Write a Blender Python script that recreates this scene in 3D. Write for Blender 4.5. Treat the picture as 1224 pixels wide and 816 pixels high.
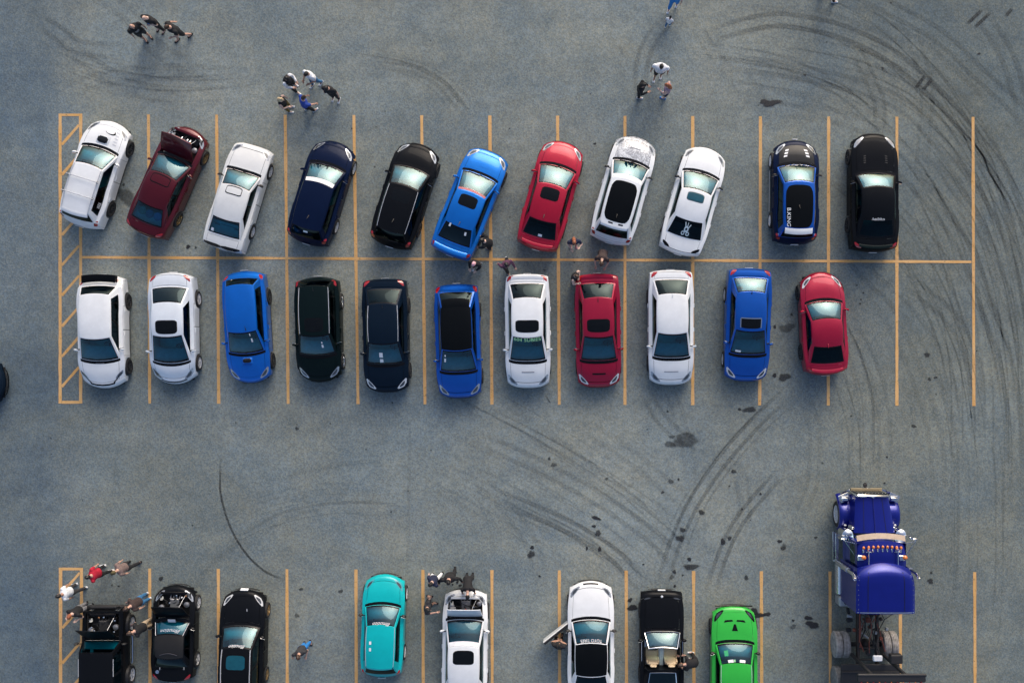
import bpy, bmesh, math, random
from mathutils import Vector, Matrix, Euler

# ------------------------------------------------------------------ camera, sky, light
scene = bpy.context.scene
for o in list(bpy.data.objects):
    bpy.data.objects.remove(o, do_unlink=True)
COL = scene.collection
R = math.radians

CAM_H = 41.0            # drone height above the asphalt (m)
PPM = 29.5              # photo pixels per metre on the ground
NX, NY = 668.0, 425.0   # pixel straight below the drone

cam_d = bpy.data.cameras.new("camera")
cam = bpy.data.objects.new("camera", cam_d)
COL.objects.link(cam)
cam.location = (0, 0, CAM_H)
cam.rotation_euler = (0, 0, 0)
cam_d.sensor_width = 36.0
cam_d.lens = 36.0 * CAM_H / (1224 / PPM)
cam_d.shift_x = (612 - NX) / 1224
cam_d.shift_y = (NY - 408) / 1224
cam_d.clip_start = 0.5
cam_d.clip_end = 2000
scene.camera = cam

SUN_EL, SUN_AZ = 27.0, 16.0      # low sun behind haze, towards the top of the picture
world = bpy.data.worlds.new("World")
scene.world = world
world.use_nodes = True
wn = world.node_tree
for n in list(wn.nodes):
    wn.nodes.remove(n)
sky = wn.nodes.new("ShaderNodeTexSky")
sky.sky_type = 'NISHITA'
sky.sun_disc = False
sky.sun_elevation = R(SUN_EL)
sky.sun_rotation = R(SUN_AZ)
sky.air_density = 0.75
sky.dust_density = 3.5
sky.ozone_density = 1.0
bg = wn.nodes.new("ShaderNodeBackground")
bg.inputs['Strength'].default_value = 0.15
wo = wn.nodes.new("ShaderNodeOutputWorld")
wn.links.new(sky.outputs[0], bg.inputs[0])
wn.links.new(bg.outputs[0], wo.inputs[0])

sun_d = bpy.data.lights.new("sun", 'SUN')
sun_d.energy = 0.85
sun_d.angle = R(44)
sun_d.color = (1.0, 0.93, 0.84)
sun = bpy.data.objects.new("sun", sun_d)
COL.objects.link(sun)
sun.rotation_euler = Vector((-math.sin(R(SUN_AZ)) * math.cos(R(SUN_EL)), -math.cos(R(SUN_AZ)) * math.cos(R(SUN_EL)), -math.sin(R(SUN_EL)))).to_track_quat('-Z', 'Y').to_euler()

scene.view_settings.view_transform = 'Standard'
scene.view_settings.look = 'None'
scene.view_settings.gamma = 1.0
scene.view_settings.exposure = 0.5
scene.view_settings.use_curve_mapping = False

rnd = random.Random(7)

def at(px, py, z=0.0):
    """pixel of the photograph -> point at height z (the ground, or a height the thing is known to have)"""
    f = (CAM_H - z) / CAM_H / PPM
    return Vector(((px - NX) * f, (NY - py) * f, z))

# ------------------------------------------------------------------ materials
MATS = {}
def lin(c):
    return tuple((v / 12.92 if v <= 0.04045 else ((v + 0.055) / 1.055) ** 2.4) for v in c)
def srgb(r, g, b):
    return lin((r / 255, g / 255, b / 255))

def base_mat(name):
    m = bpy.data.materials.new(name)
    m.use_nodes = True
    nt = m.node_tree
    return m, nt, nt.nodes["Principled BSDF"]

def nodes_noise(nt, scale, detail=4, rough=.6, coord='Object'):
    tc = nt.nodes.new("ShaderNodeTexCoord")
    nz = nt.nodes.new("ShaderNodeTexNoise")
    nz.inputs['Scale'].default_value = scale
    nz.inputs['Detail'].default_value = detail
    nz.inputs['Roughness'].default_value = rough
    nt.links.new(tc.outputs[coord], nz.inputs['Vector'])
    return nz

def ramp(nt, src, p0, c0, p1, c1):
    r = nt.nodes.new("ShaderNodeValToRGB")
    r.color_ramp.elements[0].position = p0
    r.color_ramp.elements[0].color = (*c0, 1) if len(c0) == 3 else c0
    r.color_ramp.elements[1].position = p1
    r.color_ramp.elements[1].color = (*c1, 1) if len(c1) == 3 else c1
    nt.links.new(src, r.inputs[0])
    return r

def plain(name, col, rough=.5, metal=0.0, coat=0.0, var=.12, scale=6.0, spec=.5):
    """procedural material: colour with slight noise variation"""
    key = name
    if key in MATS:
        return MATS[key]
    m, nt, b = base_mat(name)
    nz = nodes_noise(nt, scale)
    lo = tuple(max(0, c * (1 - var)) for c in col)
    hi = tuple(min(1, c * (1 + var)) for c in col)
    rp = ramp(nt, nz.outputs['Fac'], .3, lo, .7, hi)
    nt.links.new(rp.outputs[0], b.inputs['Base Color'])
    b.inputs['Roughness'].default_value = rough
    b.inputs['Metallic'].default_value = metal
    b.inputs['Coat Weight'].default_value = coat
    b.inputs['Coat Roughness'].default_value = .04
    b.inputs['Specular IOR Level'].default_value = spec
    MATS[key] = m
    return m

def paint(name, col, flake=0.0):
    key = 'paint_' + name
    if key in MATS:
        return MATS[key]
    m, nt, b = base_mat(key)
    nz = nodes_noise(nt, 2.2, 5, .65)
    rp = ramp(nt, nz.outputs['Fac'], .3, tuple(c * .93 for c in col), .72, tuple(min(1, c * 1.05) for c in col))
    nt.links.new(rp.outputs[0], b.inputs['Base Color'])
    nz2 = nodes_noise(nt, 9, 4)
    mr = nt.nodes.new("ShaderNodeMapRange")
    mr.inputs['To Min'].default_value = .28
    mr.inputs['To Max'].default_value = .45
    nt.links.new(nz2.outputs['Fac'], mr.inputs['Value'])
    nt.links.new(mr.outputs[0], b.inputs['Roughness'])
    b.inputs['Metallic'].default_value = flake
    dark = max(col) < .06
    b.inputs['Specular IOR Level'].default_value = .03 if dark else .12
    b.inputs['Coat Weight'].default_value = .15 if dark else .7
    b.inputs['Coat Roughness'].default_value = .05
    MATS[key] = m
    return m

def glass_mat(name, tint, refl_ior=1.9):
    key = 'glass_' + name
    if key in MATS:
        return MATS[key]
    m = bpy.data.materials.new(key)
    m.use_nodes = True
    nt = m.node_tree
    for n in list(nt.nodes):
        nt.nodes.remove(n)
    out = nt.nodes.new("ShaderNodeOutputMaterial")
    mix = nt.nodes.new("ShaderNodeMixShader")
    tr = nt.nodes.new("ShaderNodeBsdfTransparent")
    tr.inputs[0].default_value = (*tint, 1)
    gl = nt.nodes.new("ShaderNodeBsdfGlossy")
    gl.inputs['Roughness'].default_value = .015
    gl.inputs['Color'].default_value = (.74, .98, 1, 1)
    fr = nt.nodes.new("ShaderNodeFresnel")
    fr.inputs['IOR'].default_value = refl_ior
    nt.links.new(fr.outputs[0], mix.inputs[0])
    nt.links.new(tr.outputs[0], mix.inputs[1])
    nt.links.new(gl.outputs[0], mix.inputs[2])
    nt.links.new(mix.outputs[0], out.inputs[0])
    MATS[key] = m
    return m

GLASS = glass_mat('clear', (.05, .80, .96), 1.75)
GLASS_DARK = glass_mat('tinted', (.05, .12, .15), 1.5)
GLASS_REAR = glass_mat('rear', (.04, .12, .16), 1.32)
GLASS_LIGHT = glass_mat('light', (.40, .66, .70), 1.75)
GLASS_LAMP = glass_mat('lamp', (.75, .78, .8), 1.5)
FRIT = plain('black_ceramic_band', (.006, .006, .007), .2, spec=.2)
TRIM = plain('black_plastic_trim', (.014, .014, .015), .55)
RUBBER = plain('tyre_rubber', (.018, .018, .019), .8)
CHROME = plain('chrome', (.75, .76, .78), .12, 1.0, var=.03)
SILVER = plain('silver_alloy', (.62, .63, .65), .32, .35)
WHITE_RIM = plain('white_alloy', (.8, .8, .8), .35)
BLACK_RIM = plain('black_alloy', (.02, .02, .022), .3)
BRONZE_RIM = plain('bronze_alloy', (.30, .20, .09), .35, .7)
CABIN = plain('interior_grey', (.46, .47, .48), .8)
SEAT_DARK = plain('seat_grey_cloth', (.24, .24, .25), .8)
SEAT_TAN = plain('seat_tan', (.62, .47, .29), .6)
RED_LAMP = plain('red_lamp', (.35, .01, .012), .15, coat=1)
AMBER = plain('amber_lamp', (.75, .20, .02), .2, coat=1)
PLATE = plain('white_plate', (.75, .77, .78), .5)
WHITE_INK = plain('white_vinyl', (.82, .83, .84), .5, var=.03)
GREEN_INK = plain('green_vinyl', (.35, .75, .38), .5)
GREY_INK = plain('grey_vinyl', (.25, .26, .29), .5)
DARK_METAL = plain('engine_metal_dark', (.03, .03, .032), .55, .4)
GREY_METAL = plain('engine_metal_grey', (.28, .28, .29), .4, .7)
LINER = plain('bare_dark_underside', (.012, .012, .013), .9)
CARBON = plain('carbon_panel', (.010, .011, .013), .45, coat=.25, spec=.15)

def tag(o, label=None, cat=None, group=None, kind=None):
    if label: o['label'] = label
    if cat: o['category'] = cat
    if group: o['group'] = group
    if kind: o['kind'] = kind
    return o

# ------------------------------------------------------------------ mesh helpers
def link_mesh(name, me, parent=None):
    o = bpy.data.objects.new(name, me)
    COL.objects.link(o)
    if parent is not None:
        o.parent = parent
    return o

def shade(me, sharp=38):
    me.polygons.foreach_set('use_smooth', [True] * len(me.polygons))
    me.set_sharp_from_angle(angle=R(sharp))
    me.update()

def build(name, verts, faces, mats, parent=None, midx=None, sharp=38, loc=None):
    me = bpy.data.meshes.new(name)
    me.from_pydata([tuple(v) for v in verts], [], faces)
    if not isinstance(mats, (list, tuple)):
        mats = [mats]
    for m in mats:
        me.materials.append(m)
    if midx:
        me.polygons.foreach_set('material_index', midx)
    me.validate()
    shade(me, sharp)
    o = link_mesh(name, me, parent)
    if loc is not None:
        o.location = loc
    return o

def thing(name, loc, rz, label, cat, group=None):
    o = bpy.data.objects.new(name, None)
    o.empty_display_size = .3
    COL.objects.link(o)
    o.location = loc
    o.rotation_euler = (0, 0, rz)
    return tag(o, label, cat, group)

class MB:
    def __init__(self):
        self.v, self.f, self.m = [], [], []
    def add(self, verts, faces, mi=0):
        b = len(self.v)
        self.v += [tuple(p) for p in verts]
        self.f += [tuple(i + b for i in q) for q in faces]
        self.m += [mi] * len(faces)
        return self
    def box(self, c, s, ch=.0, rot=None, mi=0, taper=(1, 1)):
        """chamfered box; taper scales the top face in x, y"""
        hx, hy, hz = s[0] / 2, s[1] / 2, s[2] / 2
        ch = min(ch, hx * .9, hy * .9, hz * .9)
        M = (rot if rot is not None else Matrix.Identity(3))
        c = Vector(c)
        vs, fs = [], []
        if ch <= 0:
            idx = {}
            for a in (-1, 1):
                for b in (-1, 1):
                    for d in (-1, 1):
                        tx, ty = (taper if d > 0 else (1, 1))
                        idx[a, b, d] = len(vs)
                        vs.append(c + M @ Vector((a * hx * tx, b * hy * ty, d * hz)))
            q = idx
            fs = [(q[-1,-1,-1], q[-1,1,-1], q[1,1,-1], q[1,-1,-1]), (q[-1,-1,1], q[1,-1,1], q[1,1,1], q[-1,1,1]),
                  (q[-1,-1,-1], q[1,-1,-1], q[1,-1,1], q[-1,-1,1]), (q[-1,1,-1], q[-1,1,1], q[1,1,1], q[1,1,-1]),
                  (q[-1,-1,-1], q[-1,-1,1], q[-1,1,1], q[-1,1,-1]), (q[1,-1,-1], q[1,1,-1], q[1,1,1], q[1,-1,1])]
        else:
            I = {}
            for a in (-1, 1):
                for b in (-1, 1):
                    for d in (-1, 1):
                        tx, ty = (taper if d > 0 else (1, 1))
                        for k in range(3):
                            p = [a * (hx * tx - ch), b * (hy * ty - ch), d * (hz - ch)]
                            p[k] += (a, b, d)[k] * ch
                            I[a, b, d, k] = len(vs)
                            vs.append(c + M @ Vector(p))
            for k, (u, w) in ((0, (1, 2)), (1, (0, 2)), (2, (0, 1))):
                for sg in (-1, 1):
                    quad = []
                    for (p, q2) in ((-1, -1), (1, -1), (1, 1), (-1, 1)):
                        key = [0, 0, 0]
                        key[k] = sg; key[u] = p; key[w] = q2
                        quad.append(I[key[0], key[1], key[2], k])
                    fs.append(tuple(quad))
            for k, (u, w) in ((0, (1, 2)), (1, (0, 2)), (2, (0, 1))):
                for su in (-1, 1):
                    for sw in (-1, 1):
                        e = []
                        for sg in (-1, 1):
                            key = [0, 0, 0]
                            key[k] = sg; key[u] = su; key[w] = sw
                            e.append((I[key[0], key[1], key[2], u], I[key[0], key[1], key[2], w]))
                        fs.append((e[0][0], e[0][1], e[1][1], e[1][0]))
            for a in (-1, 1):
                for b in (-1, 1):
                    for d in (-1, 1):
                        fs.append((I[a, b, d, 0], I[a, b, d, 1], I[a, b, d, 2]))
        return self.add(vs, fs, mi)
    def tube(self, pts, radii, n=8, mi=0, cap=True, flat=1.0):
        pts = [Vector(p) for p in pts]
        if not isinstance(radii, (list, tuple)):
            radii = [radii] * len(pts)
        vs, fs = [], []
        up = Vector((0, 0, 1))
        prev = None
        for i, p in enumerate(pts):
            d = (pts[min(i + 1, len(pts) - 1)] - pts[max(i - 1, 0)])
            d = d.normalized() if d.length > 1e-9 else Vector((0, 0, 1))
            if prev is None:
                a = d.cross(up)
                if a.length < .05:
                    a = d.cross(Vector((1, 0, 0)))
                a.normalize()
            else:
                a = prev - d * prev.dot(d)
                a.normalize()
            prev = a
            b = d.cross(a)
            for k in range(n):
                t = 2 * math.pi * k / n
                vs.append(p + (a * math.cos(t) + b * math.sin(t) * flat) * radii[i])
        for i in range(len(pts) - 1):
            for k in range(n):
                k2 = (k + 1) % n
                fs.append((i * n + k, i * n + k2, (i + 1) * n + k2, (i + 1) * n + k))
        if cap:
            fs.append(tuple(range(n - 1, -1, -1)))
            e = (len(pts) - 1) * n
            fs.append(tuple(e + k for k in range(n)))
        return self.add(vs, fs, mi)
    def lathe(self, prof, n=24, axis='z', c=(0, 0, 0), mi=0, cap=True):
        """profile of (radius, height) turned round an axis"""
        vs, fs = [], []
        c = Vector(c)
        for (r, h) in prof:
            for k in range(n):
                t = 2 * math.pi * k / n
                p = (r * math.cos(t), r * math.sin(t), h)
                if axis == 'x': p = (p[2], p[0], p[1])
                elif axis == 'y': p = (p[1], p[2], p[0])
                vs.append(c + Vector(p))
        for i in range(len(prof) - 1):
            for k in range(n):
                k2 = (k + 1) % n
                fs.append((i * n + k, i * n + k2, (i + 1) * n + k2, (i + 1) * n + k))
        if cap:
            fs.append(tuple(range(n - 1, -1, -1)))
            e = (len(prof) - 1) * n
            fs.append(tuple(e + k for k in range(n)))
        return self.add(vs, fs, mi)
    def ball(self, c, r, n=10, m=7, mi=0, M=None):
        if not isinstance(r, (tuple, list)): r = (r, r, r)
        vs, fs = [], []
        c = Vector(c)
        for i in range(m + 1):
            ph = math.pi * i / m
            for k in range(n):
                t = 2 * math.pi * k / n
                p = Vector((r[0] * math.sin(ph) * math.cos(t), r[1] * math.sin(ph) * math.sin(t), r[2] * math.cos(ph)))
                vs.append(c + (M @ p if M is not None else p))
        for i in range(m):
            for k in range(n):
                k2 = (k + 1) % n
                fs.append((i * n + k, (i + 1) * n + k, (i + 1) * n + k2, i * n + k2))
        return self.add(vs, fs, mi)
    def grid(self, fn, us, vs_, mi=0, sel=None):
        n = len(vs_)
        v = [fn(u, w) for u in us for w in vs_]
        f, mm = [], []
        for i in range(len(us) - 1):
            for j in range(n - 1):
                k = mi
                if sel is not None:
                    k = sel((us[i] + us[i + 1]) / 2, (vs_[j] + vs_[j + 1]) / 2)
                    if k is None:
                        continue
                f.append((i * n + j, (i + 1) * n + j, (i + 1) * n + j + 1, i * n + j + 1))
                mm.append(k)
        b = len(self.v)
        self.v += [tuple(p) for p in v]
        self.f += [tuple(x + b for x in q) for q in f]
        self.m += mm
        return self
    def obj(self, name, mats, parent=None, sharp=38, loc=None, fix=True):
        used = sorted({i for q in self.f for i in q})
        mp = {i: k for k, i in enumerate(used)}
        o = build(name, [self.v[i] for i in used], [tuple(mp[i] for i in q) for q in self.f], mats, parent, self.m, sharp, loc)
        if fix is False:
            me = o.data
            k = sum((p.center - Vector((0, 0, .45))).dot(p.normal) * p.area for p in me.polygons)
            if k < 0:
                me.flip_normals()
        if fix:
            bm = bmesh.new(); bm.from_mesh(o.data)
            bmesh.ops.recalc_face_normals(bm, faces=bm.faces)
            bm.to_mesh(o.data); bm.free()
        return o

def lerp(a, b, t): return a + (b - a) * t
def lin_space(a, b, n): return [a + (b - a) * i / (n - 1) for i in range(n)]
def rot_x(a): return Matrix.Rotation(a, 3, 'X')
def rot_z(a): return Matrix.Rotation(a, 3, 'Z')

def hermite(pts):
    """monotone cubic through (x, z) points"""
    pts = sorted(pts)
    xs = [p[0] for p in pts]; zs = [p[1] for p in pts]
    n = len(xs)
    d = [(zs[i + 1] - zs[i]) / (xs[i + 1] - xs[i]) for i in range(n - 1)]
    m = [d[0]] + [0 if d[i - 1] * d[i] <= 0 else 2 * d[i - 1] * d[i] / (d[i - 1] + d[i]) for i in range(1, n - 1)] + [d[-1]]
    def f(x):
        if x <= xs[0]: return zs[0]
        if x >= xs[-1]: return zs[-1]
        i = 0
        while x > xs[i + 1]: i += 1
        h = xs[i + 1] - xs[i]
        t = (x - xs[i]) / h
        return ((1 + 2 * t) * (1 - t) ** 2 * zs[i] + t * (1 - t) ** 2 * h * m[i] + t * t * (3 - 2 * t) * zs[i + 1] + t * t * (t - 1) * h * m[i + 1])
    return f

def text_shape(s, shear=0.0):
    """flat letter shapes: verts (0..w, 0..1 high) and faces"""
    cu = bpy.data.curves.new('lettering', 'FONT')
    cu.body = s
    cu.size = 1.0
    cu.shear = shear
    cu.resolution_u = 3
    o = bpy.data.objects.new('lettering', cu)
    COL.objects.link(o)
    dg = bpy.context.evaluated_depsgraph_get()
    me = bpy.data.meshes.new_from_object(o.evaluated_get(dg))
    vs = [(v.co.x, v.co.y) for v in me.vertices]
    fs = [tuple(p.vertices) for p in me.polygons]
    bpy.data.objects.remove(o, do_unlink=True)
    bpy.data.curves.remove(cu)
    bpy.data.meshes.remove(me)
    if not vs: return [], []
    x0 = min(v[0] for v in vs); x1 = max(v[0] for v in vs)
    y0 = min(v[1] for v in vs); y1 = max(v[1] for v in vs)
    return [((v[0] - x0) / (x1 - x0), (v[1] - y0) / (y1 - y0)) for v in vs], fs

# ------------------------------------------------------------------ the setting: asphalt, paint, marks
def asphalt_material():
    m, nt, b = base_mat('worn_asphalt')
    L = nt.links.new
    tc = nt.nodes.new("ShaderNodeTexCoord")
    def noise(scale, detail=5, rough=.6, dist=0):
        n = nt.nodes.new("ShaderNodeTexNoise")
        n.inputs['Scale'].default_value = scale
        n.inputs['Detail'].default_value = detail
        n.inputs['Roughness'].default_value = rough
        n.inputs['Distortion'].default_value = dist
        L(tc.outputs['Object'], n.inputs['Vector'])
        return n
    def mixc(fac, a, c, mode='MULTIPLY'):
        n = nt.nodes.new("ShaderNodeMix")
        n.data_type = 'RGBA'
        n.blend_type = mode
        n.inputs[0].default_value = 1.0
        if isinstance(fac, float): n.inputs[0].default_value = fac
        else: L(fac, n.inputs[0])
        L(a, n.inputs[6]); L(c, n.inputs[7])
        return n.outputs[2]
    big = noise(.085, 5, .6, .4)
    c = ramp(nt, big.outputs['Fac'], .32, (.172, .193, .180), .66, (.282, .299, .266)).outputs[0]
    blue = noise(.22, 6, .65, .6)
    c = mixc(1.0, c, ramp(nt, blue.outputs['Fac'], .36, (.84, .93, 1.04), .62, (1.04, 1.02, .98)).outputs[0])
    mid = noise(1.3, 8, .72, .3)
    c = mixc(1.0, c, ramp(nt, mid.outputs['Fac'], .3, (.80, .82, .85), .7, (1.16, 1.14, 1.11)).outputs[0])
    # aggregate: light and dark chips a few centimetres across, each with a slightly different hue
    vo = nt.nodes.new("ShaderNodeTexVoronoi")
    vo.inputs['Scale'].default_value = 19
    L(tc.outputs['Object'], vo.inputs['Vector'])
    sep = nt.nodes.new("ShaderNodeSeparateColor")
    L(vo.outputs['Color'], sep.inputs[0])
    chip = ramp(nt, sep.outputs[0], .0, (.70, .72, .74), 1.0, (1.30, 1.28, 1.24)).outputs[0]
    c = mixc(.75, c, chip)
    hue = ramp(nt, sep.outputs[1], .0, (.88, .98, 1.12), 1.0, (1.08, 1.02, .93)).outputs[0]
    c = mixc(.8, c, hue)
    fine = noise(75, 3, .8)
    c = mixc(1.0, c, ramp(nt, fine.outputs['Fac'], .25, (.72, .72, .73), .75, (1.26, 1.26, 1.25)).outputs[0])
    # sparse dark pits
    pit = noise(7.5, 3, .6)
    c = mixc(1.0, c, ramp(nt, pit.outputs['Fac'], .24, (.55, .55, .56), .31, (1, 1, 1)).outputs[0])
    # travel wear: rubbed lanes across the aisles
    mp = nt.nodes.new("ShaderNodeMapping")
    mp.inputs['Scale'].default_value = (.05, .55, 1)
    mp.inputs['Rotation'].default_value = (0, 0, .15)
    L(tc.outputs['Object'], mp.inputs['Vector'])
    lane = nt.nodes.new("ShaderNodeTexNoise")
    lane.inputs['Scale'].default_value = 1.4
    lane.inputs['Detail'].default_value = 6
    lane.inputs['Distortion'].default_value = .5
    L(mp.outputs[0], lane.inputs['Vector'])
    c = mixc(.8, c, ramp(nt, lane.outputs['Fac'], .35, (.88, .90, .93), .66, (1.08, 1.07, 1.05)).outputs[0])
    # darker, bluer strip along the left edge of the lot
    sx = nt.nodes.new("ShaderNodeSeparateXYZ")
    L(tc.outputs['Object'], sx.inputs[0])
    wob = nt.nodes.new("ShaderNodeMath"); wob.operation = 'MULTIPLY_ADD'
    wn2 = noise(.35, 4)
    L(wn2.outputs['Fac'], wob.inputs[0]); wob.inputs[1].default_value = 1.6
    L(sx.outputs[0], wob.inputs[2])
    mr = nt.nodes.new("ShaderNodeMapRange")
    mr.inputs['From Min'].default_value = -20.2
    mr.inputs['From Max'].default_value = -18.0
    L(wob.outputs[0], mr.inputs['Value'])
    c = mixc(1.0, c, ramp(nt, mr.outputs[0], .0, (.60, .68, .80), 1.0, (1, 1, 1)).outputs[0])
    # ground darkens gradually towards the right side of the lot
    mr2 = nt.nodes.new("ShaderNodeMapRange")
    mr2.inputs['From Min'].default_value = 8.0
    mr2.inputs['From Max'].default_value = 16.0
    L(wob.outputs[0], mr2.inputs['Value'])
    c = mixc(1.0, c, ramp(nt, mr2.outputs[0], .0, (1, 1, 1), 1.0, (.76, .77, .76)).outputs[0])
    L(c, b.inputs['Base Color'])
    b.inputs['Roughness'].default_value = .85
    b.inputs['Specular IOR Level'].default_value = .3
    bp = nt.nodes.new("ShaderNodeBump")
    bp.inputs['Strength'].default_value = .5
    bp.inputs['Distance'].default_value = .01
    L(vo.outputs['Distance'], bp.inputs['Height'])
    L(bp.outputs[0], b.inputs['Normal'])
    return m

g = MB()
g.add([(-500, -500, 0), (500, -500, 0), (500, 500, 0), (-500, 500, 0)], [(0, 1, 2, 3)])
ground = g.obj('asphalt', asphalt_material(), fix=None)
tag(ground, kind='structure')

def paint_line_material():
    m = bpy.data.materials.new('orange_road_paint')
    m.use_nodes = True
    nt = m.node_tree
    b = nt.nodes["Principled BSDF"]
    L = nt.links.new
    nz = nodes_noise(nt, 1.1, 6, .7)
    rp = ramp(nt, nz.outputs['Fac'], .3, (.66, .35, .10), .7, (.76, .47, .21))
    L(rp.outputs[0], b.inputs['Base Color'])
    b.inputs['Roughness'].default_value = .7
    out = nt.nodes["Material Output"]
    mix = nt.nodes.new("ShaderNodeMixShader")
    tr = nt.nodes.new("ShaderNodeBsdfTransparent")
    n2 = nodes_noise(nt, 9.0, 6, .75)
    r2 = ramp(nt, n2.outputs['Fac'], .30, (.30, .30, .30), .44, (.98, .98, .98))
    L(r2.outputs[0], mix.inputs[0])
    L(tr.outputs[0], mix.inputs[1])
    L(b.outputs[0], mix.inputs[2])
    L(mix.outputs[0], out.inputs['Surface'])
    return m
LINE_MAT = paint_line_material()

def bay_line(p0, p1, w=.125, z=.008, name='bay_line'):
    a, b = at(*p0), at(*p1)
    d = (b - a); n = max(2, int(d.length / .35) + 1)
    d.normalize()
    s = Vector((-d.y, d.x, 0)) * (w / 2)
    vs, fs = [], []
    for i in range(n):
        p = a.lerp(b, i / (n - 1))
        j = rnd.uniform(.84, 1.12)
        vs += [p + s * j + Vector((0, 0, z)), p - s * j + Vector((0, 0, z))]
    for i in range(n - 1):
        fs.append((2 * i, 2 * i + 1, 2 * i + 3, 2 * i + 2))
    return build(name, vs, fs, LINE_MAT, ground)

top_x = [177.5, 259, 341, 423, 504, 585.5, 666.5, 747, 828, 909, 990.5, 1072, 1163]
bot_x = [179, 261.5, 344.5, 428, 508, 588, 668.5, 747, 828, 908, 990, 1072, 1164]
for xt, xb in zip(top_x, bot_x):
    bay_line((xt, 137 + (xt - 177) * .003), (xb, 482 + (xt - 177) * .003))
bay_line((98.5, 307.5), (1161, 313), .11, .012, 'bay_divider_line')
low_x = [179, 261, 343, 425.5, 505.5, 588, 668.5, 748.5, 829, 910, 992, 1076, 1165]
for i, x in enumerate(low_x):
    bay_line((x, 679 + i * .35), (x + 1, 1022))
bay_line((98.5, 850), (1164, 854), .11, .012, 'bay_divider_line')
def hatched_box(x0, x1, y0, y1, lefts, dy):
    bay_line((x0, y0), (x0, y1), .13, .008, 'island_line')
    bay_line((x1, y0), (x1, y1), .13, .008, 'island_line')
    bay_line((x0 + 1.8, y0 + 1.5), (x1 - 1.8, y0 + 1.5), .11, .008, 'island_line')
    bay_line((x0 + 1.8, y1 - 1.5), (x1 - 1.8, y1 - 1.5), .11, .008, 'island_line')
    for y in lefts:
        bay_line((x0 + 2, y), (x1 - 2, y - dy), .11, .008, 'hatch_line')
hatched_box(72, 96.5, 136, 482, [173, 209, 245, 281, 317, 353, 390, 426, 462], 23.5)
hatched_box(72.5, 97.5, 678, 1022, [708, 750, 792, 834, 876, 918, 960, 1002], 24)

def mark_material(name, opacity, stain=False):
    m = bpy.data.materials.new(name)
    m.use_nodes = True
    nt = m.node_tree
    b = nt.nodes["Principled BSDF"]
    L = nt.links.new
    b.inputs['Base Color'].default_value = (.018, .018, .02, 1)
    b.inputs['Roughness'].default_value = .55 if stain else .8
    out = nt.nodes["Material Output"]
    mix = nt.nodes.new("ShaderNodeMixShader")
    tr = nt.nodes.new("ShaderNodeBsdfTransparent")
    uv = nt.nodes.new("ShaderNodeUVMap")
    sp = nt.nodes.new("ShaderNodeSeparateXYZ")
    L(uv.outputs[0], sp.inputs[0])
    nz = nodes_noise(nt, 2.2 if stain else 1.3, 6, .7)
    rp = ramp(nt, nz.outputs['Fac'], .3, ((.85,) if stain else (.6,)) * 3, .65, (1.0,) * 3)
    r = nt.nodes.new("ShaderNodeValToRGB")
    e = r.color_ramp.elements
    if stain:
        e[0].position, e[0].color = .72, (1, 1, 1, 1)
        e[1].position, e[1].color = 1.0, (0, 0, 0, 1)
    else:
        e[0].position, e[0].color = 0, (0, 0, 0, 1)
        e[1].position, e[1].color = 1, (0, 0, 0, 1)
        for p, v in ((.25, .9), (.5, .75), (.75, .9)):
            k = r.color_ramp.elements.new(p); k.color = (v, v, v, 1)
    L(sp.outputs[0], r.inputs[0])
    m1 = nt.nodes.new("ShaderNodeMath"); m1.operation = 'MULTIPLY'
    L(r.outputs[0], m1.inputs[0]); L(rp.outputs[0], m1.inputs[1])
    gr = nodes_noise(nt, 22, 4, .8)
    rg_ = ramp(nt, gr.outputs['Fac'], .36, ((.80,) if stain else (.30,)) * 3, .60, (1.15,) * 3)
    m0 = nt.nodes.new("ShaderNodeMath"); m0.operation = 'MULTIPLY'
    L(m1.outputs[0], m0.inputs[0]); L(rg_.outputs[0], m0.inputs[1])
    m2 = nt.nodes.new("ShaderNodeMath"); m2.operation = 'MULTIPLY'; m2.use_clamp = True
    L(m0.outputs[0], m2.inputs[0]); m2.inputs[1].default_value = opacity * (1.0 if stain else 1.1)
    last = m2
    if not stain:
        r3 = nt.nodes.new("ShaderNodeValToRGB")
        e = r3.color_ramp.elements
        e[0].position, e[0].color = 0, (0, 0, 0, 1)
        e[1].position, e[1].color = 1, (0, 0, 0, 1)
        for p, v in ((.18, 1), (.8, 1)):
            k = r3.color_ramp.elements.new(p); k.color = (v, v, v, 1)
        L(sp.outputs[1], r3.inputs[0])
        m3 = nt.nodes.new("ShaderNodeMath"); m3.operation = 'MULTIPLY'
        L(m2.outputs[0], m3.inputs[0]); L(r3.outputs[0], m3.inputs[1])
        last = m3
    L(last.outputs[0], mix.inputs[0])
    L(tr.outputs[0], mix.inputs[1]); L(b.outputs[0], mix.inputs[2])
    L(mix.outputs[0], out.inputs['Surface'])
    return m
MARK = {k: mark_material('tyre_rubber_mark_' + k, v) for k, v in (('faint', .125), ('soft', .21), ('mid', .36), ('strong', .85))}
STAIN = {k: mark_material('oil_stain_' + k, v, True) for k, v in (('soft', .45), ('mid', .7), ('dark', .95))}

def uv_build(name, vs, fs, uvs, mat):
    me = bpy.data.meshes.new(name)
    me.from_pydata([tuple(v) for v in vs], [], fs)
    me.materials.append(mat)
    lay = me.uv_layers.new(name='UVMap')
    for lp in me.loops:
        lay.data[lp.index].uv = uvs[lp.vertex_index]
    return link_mesh(name, me, ground)

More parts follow.
